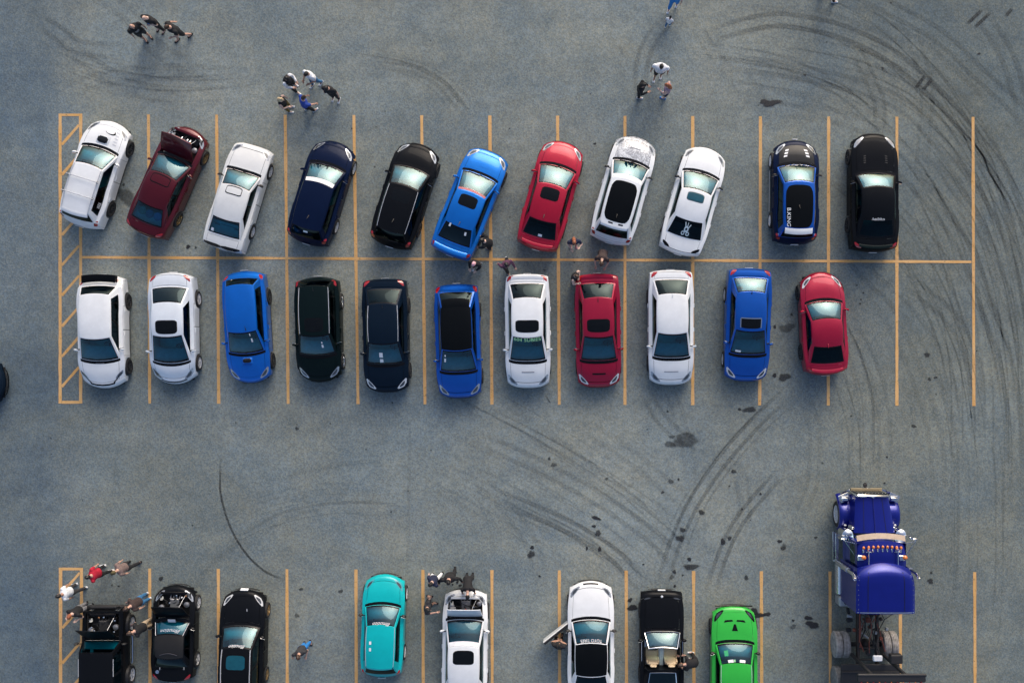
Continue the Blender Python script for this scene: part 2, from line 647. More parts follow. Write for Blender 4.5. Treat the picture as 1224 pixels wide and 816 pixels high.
mark_z = [.0016]
def tyre_mark(pts, w=.2, kind='soft', twin=0.0):
    P = [at(*p) for p in pts]
    ts = [i / (len(P) - 1) for i in range(len(P))]
    fx = hermite(list(zip(ts, [p.x for p in P]))) if len(P) > 2 else (lambda t: lerp(P[0].x, P[-1].x, t))
    fy = hermite(list(zip(ts, [p.y for p in P]))) if len(P) > 2 else (lambda t: lerp(P[0].y, P[-1].y, t))
    n = 48
    C = [Vector((fx(i / n), fy(i / n), 0)) for i in range(n + 1)]
    for off in ((-twin / 2, twin / 2) if twin else (0,)):
        mark_z[0] += .00006
        vs, fs, uvs = [], [], []
        for i, c in enumerate(C):
            d = C[min(i + 1, n)] - C[max(i - 1, 0)]
            d.normalize()
            s = Vector((-d.y, d.x, 0))
            for k, e in enumerate((-.5, 0, .5)):
                vs.append(c + s * (off + e * w) + Vector((0, 0, mark_z[0])))
                uvs.append((k / 2, i / n))
        for i in range(n):
            for k in range(2):
                fs.append((3 * i + k, 3 * i + k + 1, 3 * i + 4 + k, 3 * i + 3 + k))
        uv_build('tyre_mark', vs, fs, uvs, MARK[kind])

def oil_stain(px, py, rx, ry, kind='mid', ang=0.0):
    c = at(px, py)
    mark_z[0] += .00004
    rx, ry = rx / PPM, ry / PPM
    n = 26
    ph = [rnd.uniform(0, 6.28) for _ in range(4)]
    vs, uvs, fs = [c + Vector((0, 0, mark_z[0]))], [(0, 0)], []
    for ring, rr in ((1, .6), (2, 1.0)):
        for k in range(n):
            t = 2 * math.pi * k / n
            w = 1 + .16 * math.sin(2 * t + ph[0]) + .12 * math.sin(3 * t + ph[1]) + .08 * math.sin(5 * t + ph[2]) + .05 * math.sin(9 * t + ph[3])
            x, y = rx * rr * w * math.cos(t), ry * rr * w * math.sin(t)
            vs.append(c + Vector((x * math.cos(ang) - y * math.sin(ang), x * math.sin(ang) + y * math.cos(ang), mark_z[0])))
            uvs.append((rr, 0))
    for k in range(n):
        k2 = (k + 1) % n
        fs.append((0, 1 + k, 1 + k2))
        fs.append((1 + k, 1 + n + k, 1 + n + k2, 1 + k2))
    uv_build('oil_stain', vs, fs, uvs, STAIN[kind])

# the sharp single skid and the marks one can follow
tyre_mark([(264, 540), (263, 580), (269, 612), (283, 645), (303, 671), (323, 686), (346, 694)], .11, 'strong')
tyre_mark([(942, 468), (911, 497), (881, 529), (853, 564), (829, 601), (812, 636), (800, 668), (788, 712)], .2, 'mid', .42)
tyre_mark([(936, 562), (908, 592), (881, 627), (864, 662), (848, 712)], .2, 'mid', .36)
tyre_mark([(262, 655), (300, 632), (345, 610), (400, 601), (440, 600), (480, 604)], .16, 'soft')
tyre_mark([(268, 690), (300, 650), (340, 622), (390, 604)], .2, 'faint')
tyre_mark([(330, 576), (360, 564), (400, 556), (440, 552), (478, 556)], .25, 'faint')
tyre_mark([(232, 700), (260, 668), (300, 640)], .3, 'faint')
# big sweeps of the burn-outs on the right
tyre_mark([(840, 48), (880, 33), (930, 24), (985, 32), (1040, 52), (1090, 86), (1135, 130), (1178, 182), (1215, 240)], .26, 'mid', .5)
tyre_mark([(990, -30), (1060, 8), (1120, 42), (1172, 90), (1215, 130), (1260, 190)], .26, 'soft', .5)
tyre_mark([(820, 20), (900, 2), (970, 4), (1050, 30), (1110, 66), (1165, 118), (1224, 190)], .3, 'faint', .55)
tyre_mark([(830, 75), (900, 78), (980, 92), (1040, 108), (1085, 130), (1130, 180), (1170, 240), (1195, 300)], .24, 'soft', .5)
tyre_mark([(880, 138), (940, 132), (1000, 140), (1060, 165), (1110, 205), (1150, 260), (1180, 330), (1195, 420)], .24, 'faint', .5)
tyre_mark([(1020, 55), (1040, 95), (1052, 130), (1050, 160)], .2, 'soft', .4)
tyre_mark([(1080, 10), (1096, 60), (1108, 110), (1104, 170), (1100, 215)], .2, 'faint', .45)
tyre_mark([(1078, 330), (1105, 352), (1135, 378), (1155, 410), (1166, 450), (1170, 500)], .24, 'soft', .5)
tyre_mark([(1076, 200), (1110, 235), (1140, 275), (1168, 330), (1190, 400), (1205, 480)], .26, 'soft', .5)
tyre_mark([(1100, 165), (1150, 215), (1190, 280), (1215, 360), (1228, 450)], .3, 'soft', .55)
tyre_mark([(1165, 340), (1185, 380), (1204, 440), (1214, 520), (1215, 600)], .26, 'soft', .5)
tyre_mark([(1010, 380), (1035, 420), (1052, 470), (1058, 530), (1056, 600)], .22, 'faint', .45)
tyre_mark([(1040, 340), (1070, 390), (1100, 460), (1120, 540), (1124, 620)], .26, 'faint', .5)
tyre_mark([(980, 260), (1040, 330), (1090, 380), (1130, 450), (1150, 540)], .26, 'faint', .5)
tyre_mark([(1150, 130), (1190, 190), (1215, 260), (1232, 340)], .3, 'soft', .5)
tyre_mark([(1175, 20), (1205, 70), (1225, 140)], .3, 'soft', .5)
# crossing sweeps in the middle aisle
tyre_mark([(560, 520), (620, 545), (680, 575), (740, 612), (790, 650), (830, 700)], .24, 'soft', .5)
tyre_mark([(590, 590), (650, 615), (700, 640), (740, 668), (770, 705)], .24, 'mid', .45)
tyre_mark([(600, 490), (660, 530), (720, 575), (780, 625), (810, 655)], .26, 'faint', .55)
tyre_mark([(690, 505), (740, 535), (790, 575), (830, 610)], .26, 'faint', .5)
tyre_mark([(770, 465), (790, 500), (815, 522), (850, 538)], .2, 'soft', .4)
tyre_mark([(800, 465), (812, 500), (822, 540), (826, 580)], .2, 'faint', .4)
tyre_mark([(960, 470), (974, 520), (972, 570), (955, 620)], .2, 'faint', .4)
tyre_mark([(560, 560), (600, 600), (635, 650), (650, 700)], .22, 'faint', .45)
tyre_mark([(850, 540), (885, 570), (890, 610), (880, 650)], .2, 'faint', .4)
tyre_mark([(490, 480), (489, 560), (488, 640), (486, 690)], .18, 'faint')
# upper aisle
tyre_mark([(40, 20), (70, 40), (100, 58), (150, 62)], .25, 'soft', .5)
tyre_mark([(80, 108), (120, 95), (170, 88), (230, 86), (290, 92)], .25, 'faint', .5)
tyre_mark([(60, 30), (100, 70), (160, 105), (240, 125)], .25, 'faint', .5)
tyre_mark([(110, -10), (150, 14), (190, 60), (250, 90)], .3, 'faint', .5)
tyre_mark([(450, 75), (490, 82), (525, 98), (545, 122), (560, 140)], .2, 'soft', .3)
tyre_mark([(560, 128), (610, 122), (650, 112)], .18, 'faint')
tyre_mark([(800, 20), (782, 42), (770, 66), (766, 90), (770, 140)], .22, 'soft', .45)
tyre_mark([(740, 55), (746, 66)], .2, 'soft', .0)
tyre_mark([(830, 30), (850, 60), (870, 85)], .2, 'faint', .4)
tyre_mark([(860, 100), (920, 112), (980, 130), (1020, 155)], .2, 'faint', .45)
# many thin overlapping passes of the same burn-outs
r2 = random.Random(21)
def sweep(base, n, jit, kind='faint', w=(.05, .13)):
    for _ in range(n):
        dx, dy = r2.gauss(0, jit), r2.gauss(0, jit)
        k = r2.uniform(.94, 1.06)
        cx = sum(p[0] for p in base) / len(base); cy = sum(p[1] for p in base) / len(base)
        pts = [(cx + (x - cx) * k + dx, cy + (y - cy) * k + dy) for x, y in base]
        a = r2.randint(0, 1) if len(pts) > 5 else 0
        tyre_mark(pts[a:], r2.uniform(*w), r2.choice([kind, 'faint', 'faint', 'soft']), r2.choice([0, 0, .3, .45]))
sweep([(900, 20), (985, 32), (1060, 62), (1120, 112), (1170, 175), (1205, 250), (1222, 330)], 14, 26)
sweep([(1090, 150), (1140, 210), (1175, 290), (1196, 380), (1206, 470), (1206, 560)], 18, 26)
sweep([(1010, 200), (1075, 260), (1125, 330), (1158, 420), (1172, 520)], 12, 28)
sweep([(1140, 480), (1150, 560), (1150, 650), (1145, 740)], 6, 26)
sweep([(520, 500), (600, 540), (680, 585), (750, 632), (810, 690)], 12, 34)
sweep([(600, 600), (660, 622), (715, 650), (760, 690)], 2, 12)
sweep([(950, 470), (890, 525), (845, 580), (815, 635), (795, 700)], 3, 9)
sweep([(1000, 380), (1030, 440), (1045, 510), (1045, 590)], 5, 18)
sweep([(860, 60), (930, 70), (1000, 92), (1060, 130)], 9, 24)
sweep([(60, 60), (130, 85), (210, 95), (300, 90)], 5, 16)
sweep([(420, 70), (480, 80), (530, 105), (560, 140)], 3, 12)
sweep([(260, 640), (330, 605), (410, 590), (480, 596)], 4, 16)
# right-hand dark dashes at the top
for a, b in (((1156, 29), (1175, 11)), ((1164, 34), (1184, 15)), ((1202, 20), (1210, 10)), ((1094, 106), (1106, 90)), ((1103, 108), (1114, 95))):
    tyre_mark([a, b], .17, 'strong')
tyre_mark([(652, 472), (658, 482)], .07, 'strong')
for s in [(922, 123.5, 11, 4.5, 'dark'), (913, 121.5, 5, 3.5, 'dark'), (940.5, 392, 10, 6, 'soft'), (926, 390.7, 2.2, 2.2, 'dark'),
          (937.5, 450.7, 7.5, 5.5, 'mid'), (925.8, 448.5, 3, 2.6, 'dark'), (896, 489.5, 8, 4, 'mid'), (884, 489, 2.2, 2, 'dark'),
          (1108, 424, 4.5, 2.6, 'mid'), (1111, 453, 2.5, 2.2, 'mid'), (1118, 451, 2.5, 1.6, 'mid'), (1032, 350, 1.2, 1.2, 'dark'),
          (1029, 358, 1.2, 1.2, 'dark'), (1028, 363, 1.4, 1.4, 'dark'), (1024, 341, 1.2, 1.2, 'mid'), (946, 376, 2, 1.6, 'mid'),
          (819, 526, 19, 9, 'soft'), (801, 531, 9, 3.5, 'soft'), (803, 522, 4, 2, 'soft'),
          (712.7, 618.7, 6, 2.4, 'dark'), (710, 628.5, 2.6, 2.2, 'dark'), (715, 636.7, 4.2, 3.6, 'mid'), (636, 654, 3.2, 2.2, 'dark'),
          (635, 662, 5, 4.6, 'mid'), (815.7, 633, 3.6, 3.6, 'mid'), (813, 643, 5.2, 4.6, 'mid'), (838.6, 612, 4, 3.4, 'mid'),
          (877, 563, 3.2, 3, 'mid'), (864, 647, 3.4, 3.8, 'dark'), (872, 643, 3, 2.6, 'mid'), (824, 668, 3, 2.4, 'dark'),
          (826, 677, 9, 4.5, 'mid'), (932, 646.5, 3, 2.4, 'dark'), (936.6, 653.5, 4.2, 4, 'soft'), (811, 572.5, 1.8, 1.5, 'dark'),
          (716.7, 656, 2.6, 2.8, 'dark'), (701.5, 655, 1.2, 3.4, 'dark'), (756, 725.7, 6, 4.4, 'dark'), (753, 716.7, 3.2, 2.6, 'dark'),
          (806.5, 700, 2, 1.8, 'dark'), (806, 683, 3, 2.4, 'mid'), (803, 689, 3.6, 3, 'soft'), (816, 687, 1.5, 1.2, 'dark'),
          (901, 731, 6, 5, 'dark'), (907, 735, 7, 3.6, 'dark'), (917, 733.5, 4.4, 2.8, 'dark'), (971, 746, 9, 4.6, 'dark'),
          (966, 738, 5, 3, 'dark'), (948, 748.5, 4, 3.4, 'soft'), (948, 741, 1.8, 1.8, 'dark'), (1112, 694, 4.2, 3.4, 'mid'),
          (1113, 684, 2, 1.6, 'mid'), (892, 690, 3, 3, 'mid'), (936, 655, 3, 3, 'soft'), (1017, 497, 1.5, 1.2, 'mid'), (1092, 509, 3.4, 2.2, 'mid'),
          (1170, 64.5, 2.2, 1.4, 'dark'), (962, 90, 2, 1.6, 'mid'), (1055, 82, 2, 1.8, 'mid'), (711, 172, 2, 1.5, 'dark'), (609, 154, 1.2, 1.2, 'mid'),
          (225, 295, 3, 2.6, 'dark'), (234, 296, 1.8, 1.5, 'mid'), (148, 221, 2, 1.6, 'mid'), (151, 235, 10, 12, 'soft'),
          (192.5, 691, 3, 3, 'mid'), (142, 700, 1.5, 1.3, 'dark'), (360, 703.5, 2.6, 2, 'mid'), (407.5, 706, 3, 2.4, 'mid'), (355, 735, 3, 3, 'soft'),
          (355, 512, 2.6, 2, 'mid'), (282, 505, 1.5, 1.5, 'soft'), (469, 481, 1.2, 1, 'dark'), (656.5, 548, 2.2, 2, 'mid'), (662, 555, 4, 3, 'soft'),
          (725, 572, 2.4, 2, 'soft'), (802, 575, 4, 3, 'soft'), (792, 588, 2.4, 1.6, 'mid'), (872, 580.5, 1.4, 1.2, 'mid'), (887, 608, 1.4, 1.2, 'dark'),
          (909, 590, 1.8, 1.6, 'dark'), (769, 674, 1.4, 1.2, 'dark'), (645, 688, 1.6, 1.4, 'dark'), (798, 491.5, 1.8, 1.4, 'mid'), (975, 642, 2.2, 1.6, 'mid'),
          (1060, 546, 1.6, 1.3, 'dark'), (983, 553, 1.5, 1.3, 'mid'), (1057, 577, 1.4, 1.2, 'dark'), (547, 695, 2, 2, 'dark'), (550, 699, 2.5, 1.6, 'dark'), (541, 698, 1.4, 1.2, 'dark')]:
    oil_stain(*s, ang=rnd.uniform(-.2, .2))
for _ in range(70):
    oil_stain(rnd.uniform(20, 1220), rnd.uniform(0, 816), rnd.uniform(.7, 1.6), rnd.uniform(.6, 1.3), rnd.choice(['soft', 'mid', 'mid']), 0)
# ------------------------------------------------------------------ cars
TT = [0, .2, .4, .58, .70, .78, .84, .90, .945, .975]     # lateral stations of the upper body
VV = [.05, .18, .36, .56, .78, .93, 1.0]                  # rows down the side
LAT = [.992, 1.0, 1.0, .985, .988, .975, .955]
HOOD_T, CAB_T = .78, .84

def wheel_meshes():
    d = {}
    def mesh(name, mb, mats):
        o = mb.obj(name, mats)
        me = o.data
        bpy.data.objects.remove(o, do_unlink=True)
        return me
    t = MB()
    t.lathe([(.66, -.30), (.72, -.34), (.92, -.335), (.985, -.28), (1.0, -.2), (1.0, .2), (.985, .28), (.92, .335), (.72, .34), (.66, .30)], 28, 'x', cap=False)
    d['tyre'] = mesh('tyre', t, RUBBER)
    b = MB()
    b.lathe([(.20, -.2), (.52, -.18), (.52, -.12), (.20, -.1)], 20, 'x')
    d['hub'] = mesh('brake_disc', b, DARK_METAL)
    for name, ns, wd, mat in (('silver', 5, .17, SILVER), ('multi', 10, .075, SILVER), ('white', 6, .15, WHITE_RIM), ('black', 10, .08, BLACK_RIM), ('bronze', 6, .12, BRONZE_RIM), ('chrome', 5, .2, CHROME)):
        r = MB()
        # rim barrel
        r.grid(lambda a, h: Vector((h[1], h[0] * math.cos(a), h[0] * math.sin(a))), lin_space(0, 2 * math.pi, 29),
               [(.665, -.30), (.60, -.28), (.58, .10), (.62, .27), (.665, .315), (.70, .315)])
        r.lathe([(.001, .31), (.10, .31), (.13, .27), (.13, .05)], 12, 'x')
        for k in range(ns):
            a = 2 * math.pi * k / ns
            M = Matrix.Rotation(a, 3, 'X')
            r.box(M @ Vector((.27, 0, .37)), (.08, wd, .54), .02, M, taper=(1, .8))
        d['rim_' + name] = mesh('rim', r, mat)
    return d
WHEELS = wheel_meshes()

def seat_mesh(mat, name):
    s = MB()
    s.box((0, .02, .30), (.50, .52, .16), .05)
    s.box((0, -.28, .58), (.48, .15, .58), .05, rot_x(R(14)), taper=(.85, .9))
    s.box((0, -.385, .94), (.26, .10, .18), .04, rot_x(R(10)))
    s.box((-.24, .02, .36), (.08, .46, .10), .03); s.box((.24, .02, .36), (.08, .46, .10), .03)
    s.box((-.22, -.26, .60), (.08, .16, .40), .03, rot_x(R(14))); s.box((.22, -.26, .60), (.08, .16, .40), .03, rot_x(R(14)))
    o = s.obj(name, mat); me = o.data
    bpy.data.objects.remove(o, do_unlink=True)
    return me
SEAT_ME = {'dark': seat_mesh(SEAT_DARK, 'seat_dark'), 'tan': seat_mesh(SEAT_TAN, 'seat_tan'), 'grey': seat_mesh(plain('seat_grey', (.12, .12, .125), .8), 'seat_grey')}

PRESET = {
    'sedan': dict(fr=(.235, .445, .78, .915), H=1.45, doors=4, style='notch'),
    'hatch': dict(fr=(.24, .44, .87, .95), H=1.47, doors=4, style='hatch'),
    'wagon': dict(fr=(.25, .45, .89, .95), H=1.48, doors=4, style='hatch'),
    'coupe': dict(fr=(.285, .463, .72, .89), H=1.31, doors=2, style='notch'),
}

class CarShape:
    def __init__(s, p):
        s.p = p
        L, s.HW, s.H = p['L'], p['W'] / 2, p['H']
        s.L = L
        s.yF, s.yR = L / 2, -L / 2
        f = p['fr']
        s.yc, s.yrf, s.yrr, s.yd = (s.yF - k * L for k in f)
        zh, zc, zb, zd = p.get('z', (.70, .92, .95, 1.04 if p['style'] == 'notch' else .97))
        s.zb = zb
        s.cowl = p.get('cowl', .11)
        s.yh = s.yc + s.cowl
        yF, yR = s.yF, s.yR
        pts = [(yF, zh - .24), (yF - .03, zh - .13), (yF - .10, zh - .05), (yF - .22, zh), ((yF - .22 + s.yh) / 2, lerp(zh, zc, .62)),
               (s.yh, zc - .015), (s.yc, zc), ((s.yc + s.yd) / 2, zb), (s.yd, zd)]
        if p['style'] == 'notch':
            dz = p.get('deck_drop', .02)
            pts += [(yR + .14, zd - dz), (yR + .06, zd - dz - .06), (yR + .02, zd - dz - .18), (yR, zd - dz - .40)]
        else:
            pts += [(s.yd - .04, zd - .07), (lerp(s.yd, yR, .55), .78), (yR + .05, .70), (yR + .015, .62), (yR, .46)]
        s.ztop = hermite([q for q in pts])
        bF, bC, bD, bR = p.get('bow', (.30, .17, .10, .17))
        s.bow = hermite([(yF, bF), (yF - .45, lerp(bF, bC, .35)), (s.yc, bC), (lerp(s.yc, s.yd, .4), .02), (lerp(s.yc, s.yd, .6), -.01), (s.yd, -bD), (yR, -bR)])
        s.pw = p.get('pow', 2.2)
        s.kF, s.kR = p.get('taper', (.10, .09))
        s.rw = p.get('rw', .32)
        fo = p.get('fo', .19 * L)
        wb = p.get('wb', .575 * L)
        s.yfw, s.yrw = yF - fo, yF - fo - wb
        s.RA = s.rw + .055
        s.sill = p.get('sill', .19)
        s.wf, s.wr = p.get('roofw', (.66, .645))
        s.Tl = TT
    def hw(s, y):
        t = y / (s.L / 2)
        k = (s.kF if t > 0 else s.kR)
        a = max(0, (abs(t) - .30) / .70)
        w = s.HW * (1 - k * a ** 2.4)
        for yw in (s.yfw, s.yrw):      # arches swell a little
            w += s.p.get('flare', .010) * max(0, 1 - ((y - yw) / .55) ** 2)
        return w
    def top(s, y, t):
        a = abs(t)
        cab = 1 if s.yd < y < s.yc else 0
        z = s.ztop(y) - .022 * a * a - s.p.get('drop', .065) * max(0, (a - .55) / .45) ** 2.2
        ridge = s.p.get('ridge', .008)
        if y > s.yh and ridge:
            z += ridge * math.exp(-((a - .52) / .09) ** 2) * min(1, (y - s.yh) / .25) * min(1, max(0, (s.yF - .12 - y)) / .3)
        return Vector((t * s.hw(y), y - s.bow(y) * a ** s.pw, z))
    def zbot(s, yy):
        for yw in (s.yfw, s.yrw):
            d = abs(yy - yw)
            if d < s.RA:
                return s.rw + math.sqrt(s.RA ** 2 - d * d) * .98
        return s.sill
    def inv(s, yy):
        y = yy
        for _ in range(30):
            y = yy + s.bow(y)
        return y
    def side(s, sg, y, v, lat):
        p = s.top(y, sg * .99)
        zt = s.top(y, .985).z
        zb = s.zbot(p.y)
        return Vector((sg * s.hw(y) * lat, p.y, lerp(zt, min(zb, zt - .05), v)))
    def roof(s, r, q):
        w = lerp(s.wf, s.wr, q) * s.HW + .02 * 4 * q * (1 - q)
        y = lerp(s.yrf, s.yrr, q) - (s.p.get('bowrf', .075) * (1 - q) - .06 * q) * r * r
        a = abs(r)
        z = s.H - .028 * a * a - .03 * a ** 7
        if q < .45: z -= s.p.get('rfd', .055) * ((.45 - q) / .45) ** 2
        else: z -= s.p.get('rrd', .06) * ((q - .45) / .55) ** 2
        return Vector((r * w, y, z))
    def ws(s, r, q):
        a, b = s.top(s.yc, r * CAB_T), s.roof(r, 0)
        p = a.lerp(b, q)
        k = 4 * q * (1 - q) * (1 - r * r)
        return p + Vector((0, .02, .035)) * k
    def rg(s, r, q):
        a, b = s.top(s.yd, r * CAB_T), s.roof(r, 1)
        p = a.lerp(b, q)
        k = 4 * q * (1 - q) * (1 - r * r)
        return p + Vector((0, -.02, .03)) * k
    def sd(s, sg, u, q):
        a, b = s.top(lerp(s.yc, s.yd, u), sg * CAB_T), s.roof(sg, u)
        p = a.lerp(b, q)
        k = 4 * q * (1 - q) * min(1, 4 * u * (1 - u))
        return p + Vector((sg * .022, 0, .004)) * k

def off(fn, h):
    """surface fn(a, b) lifted by h along its normal"""
    e = .01
    def g(a, b):
        p = fn(a, b)
        n = (fn(a + e, b) - p).cross(fn(a, b + e) - p)
        if n.length < 1e-12: return p + Vector((0, 0, h))
        n.normalize()
        if n.z < 0: n = -n
        return p + n * h
    return g

def quad_patch(mb, fn, corners, h=.006, n=6, m=6, mi=0, rnd_c=0.0):
    """patch between four (a, b) corners on the surface fn"""
    f = off(fn, h)
    c = corners
    def g(u, v):
        if rnd_c:    # pull the four corners in
            du, dv = abs(2 * u - 1), abs(2 * v - 1)
            k = 1 - rnd_c * (du * dv) ** 6
            u, v = .5 + (u - .5) * k, .5 + (v - .5) * k
        a = lerp(lerp(c[0][0], c[1][0], u), lerp(c[3][0], c[2][0], u), v)
        b = lerp(lerp(c[0][1], c[1][1], u), lerp(c[3][1], c[2][1], u), v)
        return f(a, b)
    mb.grid(g, lin_space(0, 1, n), lin_space(0, 1, m), mi)

def print_text(name, s, fn, a0, a1, b0, b1, mat, parent, shear=0, swap=False, h=.009):
    """letters laid on a surface: text x runs a0 -> a1, text y runs b0 -> b1"""
    vs, fs = text_shape(s, shear)
    f = off(fn, h)
    P = []
    for (x, y) in vs:
        a, b = lerp(a0, a1, x), lerp(b0, b1, y)
        if swap:
            a, b = lerp(a0, a1, y), lerp(b0, b1, x)
        P.append(f(a, b))
    return build(name, P, fs, mat, parent)

def make_car(p):
    q = dict(PRESET[p['type']]); q.update(p); p = q
    fpx, rpx = p['front'], p['rear']
    zm = .5
    F, B = at(*fpx, zm), at(*rpx, zm)
    F.z = B.z = 0
    p['L'] = p.get('L') or (F - B).length
    d = (F - B).normalized()
    c = F - d * (p['L'] / 2)
    p.setdefault('W', 1.78)
    root = thing(p['name'], (c.x, c.y, 0), math.atan2(-d.x, d.y), p['label'], 'car', p.get('group'))
    s = CarShape(p)
    bodym = p['paint']
    roofm = p.get('roofm', bodym)
    hoodm = p.get('hoodm', bodym)
    rng = random.Random(p['name'] + str(fpx))

    # ---- stations along the body
    y_hf = s.yF - .22
    yb = s.yF - .20 - .0
    d0 = min(s.yc - .18, s.yfw - s.RA - .07)
    d2 = s.yrw + s.RA * .55
    d1 = lerp(d0, d2, .52) if p['doors'] == 4 else lerp(d0, d2, p.get('doorlen', .92))
    doors = [(d1, d0)] + ([(d2, d1)] if p['doors'] == 4 else [])
    yt_f, yt_r = s.yd - .05, s.yR + .10
    keys = [s.yF, s.yF - .03, s.yF - .08, s.yF - .14, y_hf, s.yh, s.yc, s.yd, yt_f, yt_r, s.yR, s.yR + .02, s.yR + .05]
    keys += [s.inv(v) for v in (d0, d1, d2)]
    for yw in (s.yfw, s.yrw):
        for k in range(0, 13):
            keys.append(s.inv(yw + s.RA * math.cos(math.pi * k / 12) * (1.0 if 0 < k < 12 else 1.012)))
    ys = []
    for y in sorted(set(keys)):
        if s.yR - 1e-6 <= y <= s.yF + 1e-6 and (not ys or y - ys[-1] > .006):
            ys.append(y)
    out = [ys[0]]
    for y in ys[1:]:
        gap = y - out[-1]
        n = int(gap / .16)
        out += [out[-1] + gap * (i + 1) / (n + 1) for i in range(n)] if n else []
        out.append(y)
    ys = out
    half = [('t', t) for t in TT] + [('v', i) for i in range(len(VV))]
    J = len(half) - 1
    cols = list(range(-J, J + 1))
    def pt(y, j):
        sg = 1 if j >= 0 else -1
        k, val = half[abs(j)]
        if k == 't': return s.top(y, sg * val)
        return s.side(sg, y, VV[val], LAT[val])
    V = [pt(y, j) for y in ys for j in cols]
    NC = len(cols)
    nT = len(TT)
    open_top = p.get('open_top')
    parts = {}
    for i in range(len(ys) - 1):
        ym = (ys[i] + ys[i + 1]) / 2
        for jj in range(NC - 1):
            j0, j1 = cols[jj], cols[jj + 1]
            m = min(abs(j0), abs(j1)); mx = max(abs(j0), abs(j1))
            sg = 1 if j0 >= 0 else -1
            quad = (i * NC + jj, i * NC + jj + 1, (i + 1) * NC + jj + 1, (i + 1) * NC + jj)
            istop = mx < nT
            tmax = TT[mx] if istop else 9
            yreal = ym - s.bow(ym)
            if istop and tmax <= CAB_T and s.yd < ym < s.yc: continue
            if ym > y_hf: key = ('front_bumper', 0)
            elif ym < s.yR + .10: key = ('rear_bumper', 0)
            elif istop and tmax <= HOOD_T and s.yh < ym < y_hf: key = ('hood', 0)
            elif istop and tmax <= CAB_T and s.yc < ym < s.yh: key = ('cowl', 0)
            elif istop and tmax <= HOOD_T and yt_r < ym < yt_f and p['style'] == 'notch': key = ('trunk_lid', 0)
            else:
                key = ('body', 0)
                if m >= nT - 1 and mx < J:
                    for di, (a, b) in enumerate(doors):
                        if a < yreal < b: key = ('door', (sg, di))
            parts.setdefault(key, []).append(quad)
    objs = {}
    for (nm, idx), faces in parts.items():
        used = sorted({i for f in faces for i in f})
        mp = {i: k for k, i in enumerate(used)}
        P = [V[i].copy() for i in used]
        F2 = [tuple(mp[i] for i in f) for f in faces]
        if nm not in ('body', 'cowl'):
            # open a shut line: pull boundary vertices towards their own panel
            ec = {}
            for f in F2:
                for a, b in zip(f, f[1:] + f[:1]):
                    ec[frozenset((a, b))] = ec.get(frozenset((a, b)), 0) + 1
            bd = {v for e, n_ in ec.items() if n_ == 1 for v in e}
            cen = {}
            for f in F2:
                cc = sum((P[i] for i in f), Vector()) / len(f)
                for i in f:
                    cen.setdefault(i, []).append(cc)
            for i in bd:
                dr = sum(cen[i], Vector()) / len(cen[i]) - P[i]
                if dr.length > 1e-6:
                    P[i] = P[i] + dr.normalized() * min(.011, dr.length * .4)
        mat = {'hood': hoodm, 'cowl': FRIT, 'trunk_lid': p.get('trunkm', bodym), 'front_bumper': p.get('bumperm', bodym)}.get(nm, bodym)
        loc = None
        if nm == 'hood' and p.get('hood_open'):
            hy = s.yh
            hz = s.top(hy, 0).z - .02
            loc = Vector((0, hy, hz))
            P = [v - loc for v in P]
            n0 = len(P)
            P += [v + Vector((0, 0, -.03)) for v in P]
            ec2 = {}
            for f in F2:
                for a, b in zip(f, f[1:] + f[:1]):
                    ec2.setdefault(frozenset((a, b)), []).append((a, b))
            F3 = [tuple(i + n0 for i in reversed(f)) for f in F2]
            rim = [(e[0][1], e[0][0], e[0][0] + n0, e[0][1] + n0) for e in ec2.values() if len(e) == 1]
            mi = [0] * len(F2) + [1] * len(F3) + [0] * len(rim)
            o = build('hood', P, F2 + F3 + rim, [hoodm, LINER if not p.get('hood_under') else p['hood_under']], root, mi, loc=loc)
            o.rotation_euler = (R(-0), 0, 0)
            o.rotation_euler.x = R(p['hood_open'])
        elif nm == 'door' and p.get('door_open') == idx:
            hx = idx[0] * s.HW * .99
            hy = doors[idx[1]][1]
            loc = Vector((hx, hy, 0))
            P = [v - loc for v in P]
            n0 = len(P)
            P += [v + Vector((-idx[0] * .10, 0, 0)) for v in P]
            ec2 = {}
            for f in F2:
                for a, b in zip(f, f[1:] + f[:1]):
                    ec2.setdefault(frozenset((a, b)), []).append((a, b))
            F3 = [tuple(i + n0 for i in reversed(f)) for f in F2]
            rim = [(e[0][1], e[0][0], e[0][0] + n0, e[0][1] + n0) for e in ec2.values() if len(e) == 1]
            o = build('door', P, F2 + F3 + rim, [bodym, TRIM], root, [0] * len(F2) + [1] * (len(F3) + len(rim)), loc=loc)
            o.rotation_euler.z = R(52) * idx[0]
        else:
            if nm == 'body' or nm.endswith('bumper'):
                pass
            o = build(nm, P, F2, mat, root)
        objs[(nm, idx)] = o
    # end caps of the two bumpers
    for nm, i in (('front_bumper', len(ys) - 1), ('rear_bumper', 0)):
        mb = MB()
        ring = [V[i * NC + k] for k in range(NC)]
        cz = .36
        lower = [Vector((v.x * .985, v.y, v.z)) for v in ring]
        cen = Vector((0, ring[NC // 2].y, cz))
        mb.add(ring + [cen], [(k, k + 1, NC) for k in range(NC - 1)] + [(NC - 1, 0, NC)])
        mb.obj('bumper_face', bodym, objs[(nm, 0)])
    # door handles
    for sg in (-1, 1):
        for di, (a, b) in enumerate(doors):
            if p.get('door_open') == (sg, di): continue
            yh_ = a + .14
            zz = s.top(yh_, .98).z - .10
            x = s.hw(yh_) * 1.003
            mb = MB(); mb.box((sg * (x + .008), yh_, zz), (.028, .17, .026), .008)
            mb.obj('door_handle', p.get('handle', bodym), objs[('door', (sg, di))])

    # ---- underside and cabin tub
    mb = MB()
    mb.box((0, 0, s.sill + .03), (s.HW * 1.45, s.L * .93, .03))
    tubtop = s.zb - .10
    inner = lambda y, t: s.top(y, t)
